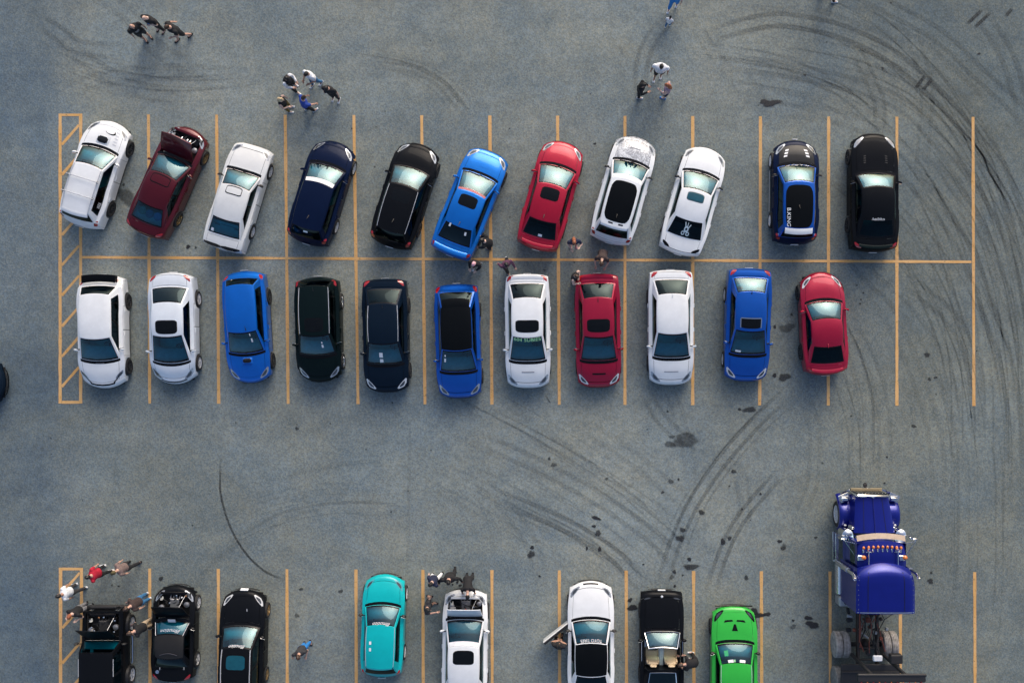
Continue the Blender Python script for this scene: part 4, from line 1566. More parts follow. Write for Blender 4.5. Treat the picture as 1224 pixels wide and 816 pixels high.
def soft_top(s, root, p):
    mb = MB(); mb.box(s.ws(.02, .10) + Vector((0, .03, .04)), (.30, .16, .03), .01, rot_x(R(30))); mb.obj('paper_sheet', WHITE_INK, root)
    # arched rear glass hoop on the soft top, bright rim on the windshield
    mb = MB()
    f = off(s.roof, .012)
    mb.tube([f(-.62 + 1.24 * k / 12, .86 - .10 * math.sin(math.pi * k / 12)) for k in range(13)], .012, 5)
    mb.obj('soft_top_seam', plain('soft_top_piping', (.06, .06, .075), .5), root)
    for sg in (-1, 1):
        mb = MB(); f2 = off(s.ws, .014)
        mb.tube([f2(sg * .93, q) for q in lin_space(.04, .97, 6)], .012, 5)
        mb.obj('windshield_trim', SILVER, root)
    mb = MB(); mb.lathe([(.07, 0), (.07, .015), (.04, .025)], 14, 'z', s.top(s.yR + .42, -.66) + Vector((0, 0, .002))); mb.obj('fuel_cap', CHROME, root)
    for t in (-.52, .62):
        mb = MB(); mb.box(s.top(s.yd - .03, t) + Vector((0, 0, .03)), (.03, .10, .04), .01); mb.obj('deck_latch', SILVER, root)

def wagon_interior(s, root, p):
    mb = MB(); mb.box((.40, s.yd + .22, s.ztop(s.yd) + .05), (.26, .30, .16), .05, rot_z(R(25))); mb.obj('luggage', plain('tan_luggage', (.62, .48, .36), .7), root)

def speakers(s, root, p):
    for k, (x, mat) in enumerate(((-.42, plain('pale_cone', (.30, .29, .24), .6)), (.0, plain('blue_cone', (.05, .20, .32), .5)), (.42, plain('blue_cone2', (.03, .28, .50), .5)))):
        mb = MB(); c = s.rg(x * 1.2, .45) + Vector((0, .10, -.17))
        mb.lathe([(.17, 0), (.16, .02), (.06, -.02), (.04, .01)], 18, 'z', c)
        mb.obj('parcel_speaker', mat, root)

def open_sunroof(s, root, p):
    mb = MB()
    quad_patch(mb, s.roof, [(-.66, .30), (.66, .30), (.66, .325), (-.66, .325)], .03, 8, 3)
    mb.obj('sunroof_deflector', CHROME, root, fix=False)
    for sg in (-1, 1):
        mb = MB(); quad_patch(mb, s.roof, [(sg * .64, .05), (sg * .70, .05), (sg * .70, .30), (sg * .64, .30)], .014, 3, 5)
        mb.obj('sunroof_rail', CHROME, root, fix=False)

def rear_wiper(s, root, p):
    mb = MB(); f = off(s.rg, .02)
    mb.tube([f(lerp(-.05, .5, k / 4), .12) for k in range(5)], .012, 5); mb.obj('rear_wiper', TRIM, root)

def many(*fs):
    def f(s, root, p):
        for g_ in fs: g_(s, root, p)
    return f

def top_stickers(s, root, p):
    stickers('rg', [(-.62, .80, -.50, .98), (.50, .62, .62, .80)], WHITE_INK)(s, root, p)

D = dict
LACE = lace_hood()
TEAL_SUNROOF = plain('teal_sunroof_glass', (.004, .07, .10), .05, spec=.9)
SUN_W = plain('white_sun_strip', (.80, .81, .82), .4)
SUN_R = plain('red_sun_strip', (.45, .12, .13), .4)
cars = [
 D(type='wagon', name='station_wagon', label='white wagon with roof bars and dark hood scoop, angled beside the hatched island', front=(135.8,145.7), rear=(96.6,271), W=1.78, paint=WHITE, fr=(.27,.45,.88,.945),
   rim='black', rack=0, extra=D(rack=SILVER, bars=[.28,.66], scoop=(.16,.50,.30), custom=crescent_logo, roof_spoiler=(WHITE,.16)), poke=.01, flare=.03, sglass=GLASS_DARK, glass=GLASS),
 D(type='sedan', name='sedan', label='dark maroon sedan with its hood propped open', front=(230,154), rear=(175,282), W=1.76, paint=DKRED, fr=(.29,.46,.74,.90), H=1.38,
   hood_open=62, hood_under=DKRED, rglass=GLASS, coverm=CHROME, supportm=DKRED, extra=D(sunroof=(.62,.05,.30), sunroofm=DKRED, custom=speakers), rim='bronze'),
 D(type='sedan', name='sedan', label='boxy old white sedan with black mirrors and a black strip across its tail', front=(305,174), rear=(268,299), W=1.68, paint=OFFWHITE, fr=(.27,.42,.73,.88), H=1.38, pow=4.0, bow=(.13,.08,.05,.08), taper=(.05,.05), ridge=0,
   mirrorm=TRIM, rim='silver', tlm=FRIT, tl=[(-2.15,.0),(-2.15,.92),(-2.03,.92),(-2.03,.0)], rglass=GLASS, roofw=(.70,.69), rw=.30, extra=D(sunroof=(.5,.04,.24), sunroofm=OFFWHITE, custom=stickers('rg',[(-.78,.12,-.62,.30)],WHITE_INK))),
 D(type='hatch', name='hatchback', label='navy hatchback with a white strip across its windshield head', front=(403.5,170), rear=(367,292), W=1.80, paint=NAVY, rim='silver', extra=D(stripe=(.78,.96,SUN_W), antenna=(0,.72), custom=stickers('rg',[(-.12,.62,.16,.78)],WHITE_INK))),
 D(type='hatch', name='hatchback', label='all black hatchback with faint sunroof outline, among the angled cars', front=(504,172.7), rear=(466,295.5), W=1.82, paint=BLACK, rim='black', extra=D(drip=SILVER, sunroof=(.62,.10,.36), antenna=(0,.74), custom=rear_wiper)),
 D(type='sedan', name='sedan', bow=(.23,.15,.08,.10), pow=3.0, taper=(.075,.07), label='bright blue sedan with black sunroof and boot wing, people standing behind it', front=(587,181), rear=(538,306), W=1.80, paint=WRBLUE, H=1.45, rim='black', fr=(.24,.43,.74,.89), z=(.70,.92,.96,1.06),
   extra=D(sunroof=(.56,.12,.40), stripe=(.86,.96,SUN_R), wing=(.10,.20,WRBLUE,.76), antenna=(0,.88), custom=top_stickers, hood_vents=[([(.62,-.22),(.62,.22),(.78,.22),(.78,-.22)],WRBLUE)]), rglass=GLASS_DARK),
 D(type='sedan', name='sedan', label='red sedan with black sunroof, angled between the blue sedan and the lace-hood hatchback', front=(676,170), rear=(640.4,299), W=1.80, paint=RED, rim='black', fr=(.24,.43,.75,.90), extra=D(sunroof=(.56,.12,.40), antenna=(0,.85), custom=stickers('rg',[(-.06,.10,.16,.24)],WHITE_INK), lip=RED)),
 D(type='hatch', name='hatchback', label='white hatchback with black roof and grey lace pattern on its hood', front=(763,164), rear=(727.5,291), W=1.80, paint=WHITE, roofm=WHITE, fr=(.25,.43,.86,.945), rim='black', mirrorm=TRIM,
   hoodm=LACE, bumperm=LACE, extra=D(roof_panel=(.86,.06,.92,BLACKROOF), stripe=(.80,.96,SUN_W), antenna=(0,.76), custom=lace_extra, roof_spoiler=(WHITE,.12))),
 D(type='sedan', name='sedan', label='white sedan with teal sunroof and emblem on its rear window', front=(846,177), rear=(809.6,304.5), W=1.81, paint=WHITE, H=1.43, rim='silver', mirrorm=TRIM, fr=(.25,.43,.70,.855),
   extra=D(sunroof=(.52,.12,.36), sunroofm=TEAL_SUNROOF, sunroof_seal=plain('teal_seal', (.05,.10,.11), .3), custom=rear_emblem), tlm=FRIT, tl=[(-2.12,.50),(-2.10,.86),(-1.92,.90),(-2.0,.62)]),
 D(type='hatch', name='hatchback', label='black and blue hatchback with white hood vents, white wheels and white roof lettering', front=(950,168), rear=(948.6,292.5), W=1.80, paint=NAVY, roofm=BLUE3, hoodm=CARBON, framem=BLUE3, rim='white', fr=(.25,.43,.88,.95), mirrorm=TRIM, flare=.03, poke=.03,
   extra=D(roof_panel=(.88,.07,.97,BLACKROOF), antenna=(-.02,.5), custom=rally_hatch, roof_spoiler=(WHITE,.20),
     hood_vents=[([(a,sg*b0),(a,sg*(b0+.15)),(a+.07,sg*(b0+.17)),(a+.07,sg*(b0+.02))],WHITE_INK) for sg in (-1,1) for a,b0 in ((.38,.34),(.50,.37),(.62,.40))])),
 D(type='coupe', name='coupe', label='long black coupe with white lettering above its rear window', front=(1043,160), rear=(1042,302), W=1.90, paint=BLACK, H=1.38, fr=(.345,.475,.74,.89), rim='black', z=(.74,.95,.98,1.05), extra=D(custom=muscle, lip=GREENBLACK), taper=(.14,.08), lensm=GREY_METAL),
 # second row, noses to the aisle
 D(type='hatch', name='hatchback', label='white hatchback with black rear spoiler and black wheels, parked nose-out beside the hatched island', front=(125.5,464), rear=(124,328.5), W=1.84, paint=WHITE, fr=(.24,.435,.82,.90), rim='black', flare=.03, H=1.45, sglass=GLASS_DARK,
   extra=D(wing=(.24,.30,BLACKROOF,.72), hood_vents=[([(.10,-.55),(.10,.55),(.16,.60),(.16,-.60)],FRIT),([(.12,.50),(.40,.90),(.46,.90),(.18,.50)],FRIT),([(.12,-.50),(.40,-.90),(.46,-.90),(.18,-.50)],FRIT),([(.98,-.18),(.98,.18),(1.0,.18),(1.0,-.18)],GREY_INK)]), hl=[(2.0,.60),(1.92,.93),(1.7,.95),(1.86,.66)]),
 D(type='sedan', name='sedan', label='pearl white sedan with black sunroof and multi-spoke wheels', front=(210,459), rear=(208.5,326), W=1.82, paint=PEARL, fr=(.185,.43,.72,.87), rim='multi', glass=GLASS, rglass=GLASS_DARK, H=1.44, bow=(.34,.2,.12,.2), extra=D(sunroof=(.66,.08,.44), hood_vents=[([(.06,-.62),(.06,.62),(.10,.62),(.10,-.62)],FRIT)])),
 D(type='wagon', name='station_wagon', label='bright blue wagon with black hood scoop', front=(301,457.5), rear=(293,324), W=1.74, paint=BLUE2, fr=(.26,.45,.865,.93), rim='black', extra=D(scoop=(.14,.36,.24), custom=many(wagon_interior, stickers('ws',[(-.56,.52,-.48,.68),(-.52,.80,-.46,.90)],WHITE_INK)), antenna=(-.3,.03)), sglass=GLASS_DARK, rglass=GLASS_DARK),
 D(type='hatch', name='hatchback', label='dark green-black hatchback with dark sunroof, nose to the aisle', front=(383.5,456.4), rear=(380.5,331), W=1.80, paint=GREENBLACK, fr=(.25,.44,.90,.965), rim='chrome', extra=D(drip=SILVER, sunroof=(.56,.10,.32), antenna=(0,.9), custom=stickers('ws',[(-.44,.40,-.34,.54),(-.42,.60,-.36,.68)],WHITE_INK), lip=GREENBLACK)),
 D(type='sedan', name='sedan', bow=(.23,.15,.08,.10), pow=3.0, taper=(.075,.07), label='very dark navy sedan with two pale patches on its windshield', front=(463.5,468.5), rear=(461,333.5), W=1.80, paint=NAVY2, fr=(.245,.43,.77,.91), rim='black', hlm=plain('headlight_white', (.62,.64,.66), .15, coat=1), extra=D(drip=SILVER, antenna=(0,.9), fin=1, custom=stickers('ws',[(.08,.36,.28,.58),(.08,.12,.26,.28)],WHITE_INK))),
 D(type='hatch', name='hatchback', bow=(.23,.15,.08,.10), pow=3.0, taper=(.075,.07), label='blue hatchback with long gloss black roof and black tail', front=(550.5,475.5), rear=(546,339.5), W=1.80, paint=BLUE3, roofm=BLACKROOF, fr=(.23,.415,.80,.93), rim='black', H=1.44,
   extra=D(roof_spoiler=(BLACKROOF,.30), custom=stickers('ws',[(.68,.46,.78,.62),(.70,.70,.78,.78)],WHITE_INK)), tl=[(-2.22,.74),(-2.22,.95),(-1.98,.96),(-1.98,.86)]),
 D(type='sedan', name='sedan', bow=(.23,.15,.08,.10), pow=3.0, taper=(.075,.07), label='white sedan with black sunroof and green windshield banner lettering', front=(631.7,463.7), rear=(630.3,327.7), W=1.795, paint=WHITE, rim='black', extra=D(sunroof=(.72,.14,.40), ws_text=('604 SUBIES',.86,-.86,.82,.945,GREEN_INK,0), hood_vents=[([(.62,-.28),(.62,.28),(.66,.28),(.66,-.28)],GREY_INK)], lip=WHITE)),
 D(type='sedan', name='sedan', bow=(.23,.15,.08,.10), pow=3.0, taper=(.075,.07), label='red sedan with black sunroof, nose to the aisle, a person leaning on its boot', front=(716,463), rear=(713,327.5), W=1.795, paint=RED2, rim='black', hlm=plain('headlight_white', (.6,.6,.6)), extra=D(sunroof=(.70,.14,.42), antenna=(0,.9), fin=1, lip=RED2, hood_vents=[([(.52,-.30),(.52,.30),(.58,.30),(.58,-.30)],FRIT)])),
 D(type='sedan', name='sedan', bow=(.23,.15,.08,.10), pow=3.0, taper=(.075,.07), label='plain white sedan without sunroof, nose to the aisle', front=(801.3,460), rear=(800.8,323), W=1.80, paint=WHITE, rim='black', extra=D(antenna=(0,.92), fin=1, antennam=WHITE, hood_vents=[([(.52,-.32),(.52,.32),(.55,.32),(.55,-.32)],GREY_INK)])),
 D(type='sedan', name='sedan', bow=(.23,.15,.08,.10), pow=3.0, taper=(.075,.07), label='deep blue sedan with an open sunroof framed in chrome', front=(890.5,455.6), rear=(894.5,321), W=1.79, paint=BLUE3, rim='silver', rglass=GLASS, hlm=plain('headlight_white', (.6,.6,.6)), extra=D(sunroof=(.66,.08,.30), antenna=(0,.95), fin=1, custom=many(open_sunroof, stickers('ws',[(.70,.10,.40,.18)],WHITE_INK)))),
 D(type='coupe', name='coupe', label='crimson two-door coupe parked tail to the aisle', front=(979.7,325), rear=(985.5,448.5), W=1.79, paint=RED2, rim='black', hlm=plain('headlight_white', (.6,.6,.6)), H=1.32, taper=(.13,.10), bow=(.36,.18,.10,.2), extra=D(antenna=(0,.92), fin=1, antennam=RED2, lip=RED2, hood_vents=[([(.14,-.20),(.14,.20),(.20,.20),(.20,-.20)],RED2)])),
 # lower row, noses to the aisle
 D(type='coupe', name='convertible', label='small black roadster with soft top, propped-open hood and script lettering on the windshield', front=(210.5,699), rear=(208.7,813), W=1.70, paint=BLACK, fr=(.34,.47,.72,.84), H=1.24, z=(.66,.86,.88,.90), hood_open=64, rim='silver', hood_under=plain('hood_underside_petrol', (.01,.04,.06), .35, coat=.6), roofm=plain('soft_top_cloth', (.008,.008,.009), .8),
   extra=D(ws_text=('Illmotion',.66,-.60,.62,.86,WHITE_INK,.45), custom=soft_top), doors=2, wb=2.27),
 D(type='wagon', name='station_wagon', label='black wagon with silver roof rails, teal sunroof and script lettering on its windshield', front=(293,704), rear=(290,838), W=1.80, paint=BLACK, fr=(.29,.46,.90,.96), H=1.56, rim='bronze', hlm=plain('headlight_clear', (.55,.56,.56), .1, coat=1), front_plate=1, fpz=.58, fpt=25,
   extra=D(rack=SILVER, sunroof=(.60,.14,.42), sunroofm=TEAL_SUNROOF, ws_text=('Illmotion',.52,-.50,.86,1.0,WHITE_INK,.45), hood_vents=[([(.68,.20),(.68,.23),(.78,.24),(.78,.21)],SILVER)])),
 D(type='hatch', name='hatchback', label='turquoise two-door hatchback with script lettering on its windshield', front=(460.7,686), rear=(457,808), W=1.70, paint=TEAL, fr=(.275,.45,.86,.945), H=1.36, doors=2, rim='white', mirrorm=TRIM, z=(.68,.88,.92,.95), framem=TEAL, hlm=plain('teal_lamp_cover', (.05,.36,.40), .15, coat=1),
   extra=D(drip=SILVER, ws_text=('Illmotion',.62,-.56,.84,1.0,WHITE_INK,.45), custom=stickers('roof',[(-.72,.36,-.58,.44),(-.72,.52,-.58,.60)],WHITE_INK), roof_spoiler=(TEAL,.10))),
 D(type='sedan', name='sedan', bow=(.23,.15,.08,.10), pow=3.0, taper=(.075,.07), label='white sedan with raised hood and people gathered at its engine bay', front=(557,704.5), rear=(556,840), W=1.80, paint=WHITE, H=1.46, rim='black', hood_open=73, hood_under=LINER, supportm=WHITE, front_plate=0,
   extra=D(sunroof=(.64,.12,.42), stripe=(.80,.96,SUN_W), hood_vents=[])),
 D(type='coupe', name='coupe', label='white coupe with black roof, its driver door open', front=(706,694), rear=(706,836), W=1.86, paint=WHITE, roofm=BLACKROOF, H=1.40, fr=(.30,.475,.75,.90), rim='black', mirrorm=TRIM, door_open=(-1,0), doorlen=.68, z=(.70,.92,.95,1.02),
   extra=D(ws_text=('TOYO TIRES',.66,-.66,.82,.945,WHITE_INK,0), hood_vents=[([(.05,-.36),(.05,.36),(.10,.36),(.10,-.36)],FRIT)]), seat='grey'),
 D(type='coupe', name='convertible', label='boxy black open-top car with chrome windshield frame and tan seats', front=(790.6,705), rear=(790,838), W=1.74, paint=BLACK, H=1.34, fr=(.345,.465,.80,.88), open_top=True, glass=GLASS_LIGHT, pow=4, bow=(.12,.15,.06,.08), taper=(.05,.05), seat='tan', rim='black', front_plate=1, fpz=.54, ridge=0, z=(.72,.90,.92,.95), hlm=FRIT,
   hl=[(2.03,.45),(2.02,.93),(1.92,.94),(1.93,.45)], extra=D(custom=convertible_extras)),
 D(type='coupe', name='coupe', label='lime green coupe with black triangular hood vents', front=(877,723.5), rear=(876,860), W=1.84, paint=LIME, H=1.30, fr=(.30,.46,.76,.90), rim='black', mirrorm=TRIM, pow=3, z=(.66,.88,.92,.98), framem=LIME, hlm=FRIT,
   extra=D(drip=SILVER, custom=green_extras, hood_vents=[([(.50,-.44),(.50,-.10),(.56,-.08),(.58,-.48)],FRIT),([(.50,.10),(.50,.44),(.58,.48),(.56,.08)],FRIT),([(.66,-.04),(.66,.04),(.92,.13),(.92,-.13)],FRIT)])),
 D(type='sedan', name='sedan', label='dark teal car nosing into the lot from the edge', front=(6.5,457), rear=(-129,457), W=1.70, paint=NAVY2, rim='silver', hlm=plain('headlight_clear', (.55,.56,.56), .1, coat=1)),
]
for c_ in cars:
    c_.pop('rack', None)
    if not c_.get('hood_open') and c_['extra'].get('hood_vents') == [] if 'extra' in c_ else False:
        c_['extra'].pop('hood_vents')
    make_car(c_)

# ---- the short black off-roader with its hood up, by the hatched island
def make_offroader():
    F, B = at(129.5, 727, .5), at(129.5, 831, .5)
    L = 3.45
    root = thing('off_roader', (F.x, F.y - L / 2, 0), 0, 'boxy black off-roader with its flat hood raised, people around its engine', 'car')
    hw, yF, yR = .80, L / 2, -L / 2
    zb = 1.05
    blk = BLACK
    yc = yF - 1.10          # cowl
    rw = .36
    yf, yr = yF - .62, yF - .62 - 2.06
    RA = .43
    def zbot(y):
        for w in (yf, yr):
            if abs(y - w) < RA: return rw + math.sqrt(RA ** 2 - (y - w) ** 2)
        return .34
    ys = sorted(set([yF, yF - .06, yR, yR + .06, yc, yF - .2] + [w + RA * math.cos(math.pi * k / 10) * (1.01 if k in (0, 10) else 1) for w in (yf, yr) for k in range(11)] + lin_space(yR, yF, 16)))
    mb = MB()
    for sg in (-1, 1):
        mb.grid(lambda y, v: Vector((sg * (hw + (.03 * math.sin(math.pi * v) if v < 1 else 0)), y, lerp(zb if y < yc else lerp(zb, .98, (y - yc) / (yF - yc)), zbot(y), v))), ys, [0, .2, .45, .7, 1])
        # fender top strip
        mb.grid(lambda y, t: Vector((sg * lerp(hw, hw - .14, t), y, (zb if y < yc else lerp(zb, .98, (y - yc) / (yF - yc))) + .02 * t)), [y for y in ys if y >= yc], [0, .5, 1])
    mb.grid(lambda x, v: Vector((x * hw, yF, lerp(.98, .45, v))), lin_space(-1, 1, 7), [0, .5, 1])
    mb.grid(lambda x, v: Vector((x * hw, yF - v, .98 + .0 * v)), lin_space(-1, 1, 7), [0, .08])
    mb.grid(lambda x, v: Vector((x * hw, yR, lerp(zb, .45, v))), lin_space(-1, 1, 7), [0, .5, 1])
    mb.grid(lambda x, v: Vector((x * hw, yc - v, zb)), lin_space(-1, 1, 7), [-.12, 0])
    mb.obj('body', blk, root)
    # upright cabin
    H = 1.66
    wr = .66
    y0, y1 = yc - .02, yR + .03
    def sidep(sg, u, q): return Vector((sg * lerp(hw - .02, wr, q), lerp(lerp(y0, y1, u), lerp(y0 - .34, y1 + .06, u), q), lerp(zb, H - .05, q)))
    mb = MB()
    wins = [(.10, .46), (.52, .92)]
    us = sorted({0, 1, .1, .2, .3, .46, .52, .7, .92})
    for sg in (-1, 1):
        mb.grid(lambda u, q: sidep(sg, u, q), us, [0, .08, .5, .86, 1], sel=lambda a, b: None if (.08 < b < .86 and any(w[0] < a < w[1] for w in wins)) else 0)
        for w in wins:
            m2 = MB(); m2.grid(lambda u, q: sidep(sg, u, q), lin_space(w[0], w[1], 4), [.08, .5, .86]); m2.obj('side_window', GLASS_DARK, root, fix=False)
    fw = lambda x, q: sidep(1, 0, q).lerp(sidep(-1, 0, q), (1 - x) / 2)
    rwn = lambda x, q: sidep(1, 1, q).lerp(sidep(-1, 1, q), (1 - x) / 2)
    for fn in (fw, rwn):
        mb.grid(fn, [-1, -.9, -.4, 0, .4, .9, 1], [0, .07, .5, .92, 1], sel=lambda a, b: None if abs(a) < .9 and .07 < b < .92 else 0)
    mb.obj('cabin_frame', blk, root)
    for nm, fn in (('windshield', fw), ('rear_window', rwn)):
        m2 = MB(); m2.grid(fn, lin_space(-.9, .9, 6), [.07, .5, .92]); m2.obj(nm, GLASS, root, fix=False)
    mb = MB()
    mb.grid(lambda x, u: Vector((x * wr, lerp(y0 - .34, y1 + .06, u), H - .015 * x * x - .035 * abs(x) ** 8 - (.02 * (1 - u / .1) ** 2 if u < .1 else 0))), [-1, -.97, -.9] + lin_space(-.8, .8, 9) + [.9, .97, 1], [0, .03, .08, .3, .6, .9, 1])
    mb.obj('roof', BLACK, root)
    for sg in (-1, 1):
        for u0, u1 in ((.12, .48), (.62, .95)):
            mb = MB(); mb.tube([Vector((sg * (wr + .02), lerp(y0 - .34, y1 + .06, lerp(u0, u1, k / 4)), H - .055)) for k in range(5)], .014, 5); mb.obj('drip_rail', SILVER, root)
        mb = MB(); mb.tube([(sg * (hw + .10), yf - RA - .05, .40), (sg * (hw + .12), yf - RA - .2, .38), (sg * (hw + .12), yr + RA + .2, .38), (sg * (hw + .10), yr + RA + .05, .40)], .035, 8); mb.obj('side_step', CHROME, root)
        mb = MB()
        for w in (yf, yr):
            mb.grid(lambda a, k: Vector((sg * (hw + .10 * k), w + (RA + .02) * math.cos(a), rw + (RA + .02 - .03 * k) * math.sin(a))), lin_space(.1, math.pi - .1, 14), [0, .6, 1])
        mb.obj('fender_flare', TRIM, root)
        mb = MB(); b0 = sidep(sg, .03, .12)
        mb.box(b0 + Vector((sg * .18, .02, .08)), (.16, .07, .20), .03); mb.tube([b0, b0 + Vector((sg * .14, 0, .02))], .015, 6); mb.obj('mirror', TRIM, root)
        mb = MB(); mb.lathe([(.001, .0), (.10, .0), (.11, .03), (.06, .05)], 16, 'y', (sg * .52, yF, .80)); mb.obj('headlight', CHROME, root)
        mb = MB(); mb.box((sg * (hw - .07), yR - .01, .85), (.12, .04, .22), .01); mb.obj('tail_light', RED_LAMP, root)
        for w in (yf, yr):
            h = link_mesh('wheel', WHEELS['hub'], root); h.location = (sg * (hw - .02), w, rw); h.scale = (rw * sg * 1.05, rw, rw)
            link_mesh('tyre', WHEELS['tyre'], h); link_mesh('rim', WHEELS['rim_silver'], h)
    mb = MB(); mb.box((0, yF + .08, .55), (1.62, .16, .18), .03); mb.tube([(-.5, yF + .1, .62), (-.5, yF + .16, .92), (.5, yF + .16, .92), (.5, yF + .1, .62)], .03, 8); mb.obj('bull_bar', TRIM, root)
    mb = MB(); mb.box((0, yR - .06, .55), (1.6, .12, .18), .03); mb.obj('rear_bumper', TRIM, root)
    mb = MB()
    mb.box((0, 0, .36), (1.3, L * .9, .06)); mb.obj('floor_pan', LINER, root)
    mb = MB(); mb.box((0, yc - .2, zb - .06), (1.45, .34, .10), .03); mb.obj('dashboard', CABIN, root)
    for sx in (-1, 1):
        o = link_mesh('seat', SEAT_ME['dark'], root); o.location = (sx * .36, yc - .95, .30)
    # raised hood, hinged at the cowl
    mb = MB()
    hl = yF - yc - .06
    prof = lambda x, u: Vector((x * .64, u * hl, .03 * (1 - x * x) * 1.0))
    mb.grid(prof, lin_space(-1, 1, 9), lin_space(0, 1, 6))
    mb.grid(lambda x, u: prof(x, u) - Vector((0, 0, .035)), lin_space(-1, 1, 9), lin_space(0, 1, 6), mi=1)
    mb.grid(lambda x, u: prof(x, 1) - Vector((0, 0, .035 * u)), lin_space(-1, 1, 9), [0, 1])
    for sg in (-1, 1): mb.grid(lambda v, u: prof(sg, v) - Vector((0, 0, .035 * u)), lin_space(0, 1, 6), [0, 1])
    o = mb.obj('hood', [blk, plain('hood_underside_petrol', (.01,.04,.06), .35, coat=.6)], root, fix=False)
    o.location = (0, yc + .04, zb + .0); o.rotation_euler.x = R(58)
    class S: pass
    s = S(); s.yh, s.yF, s.HW = yc + .02, yF + .14, .84
    s.ztop = lambda y: 1.06
    engine_bay(s, D(label='off-roader bay contents', coverm=DARK_METAL), root)
make_offroader()
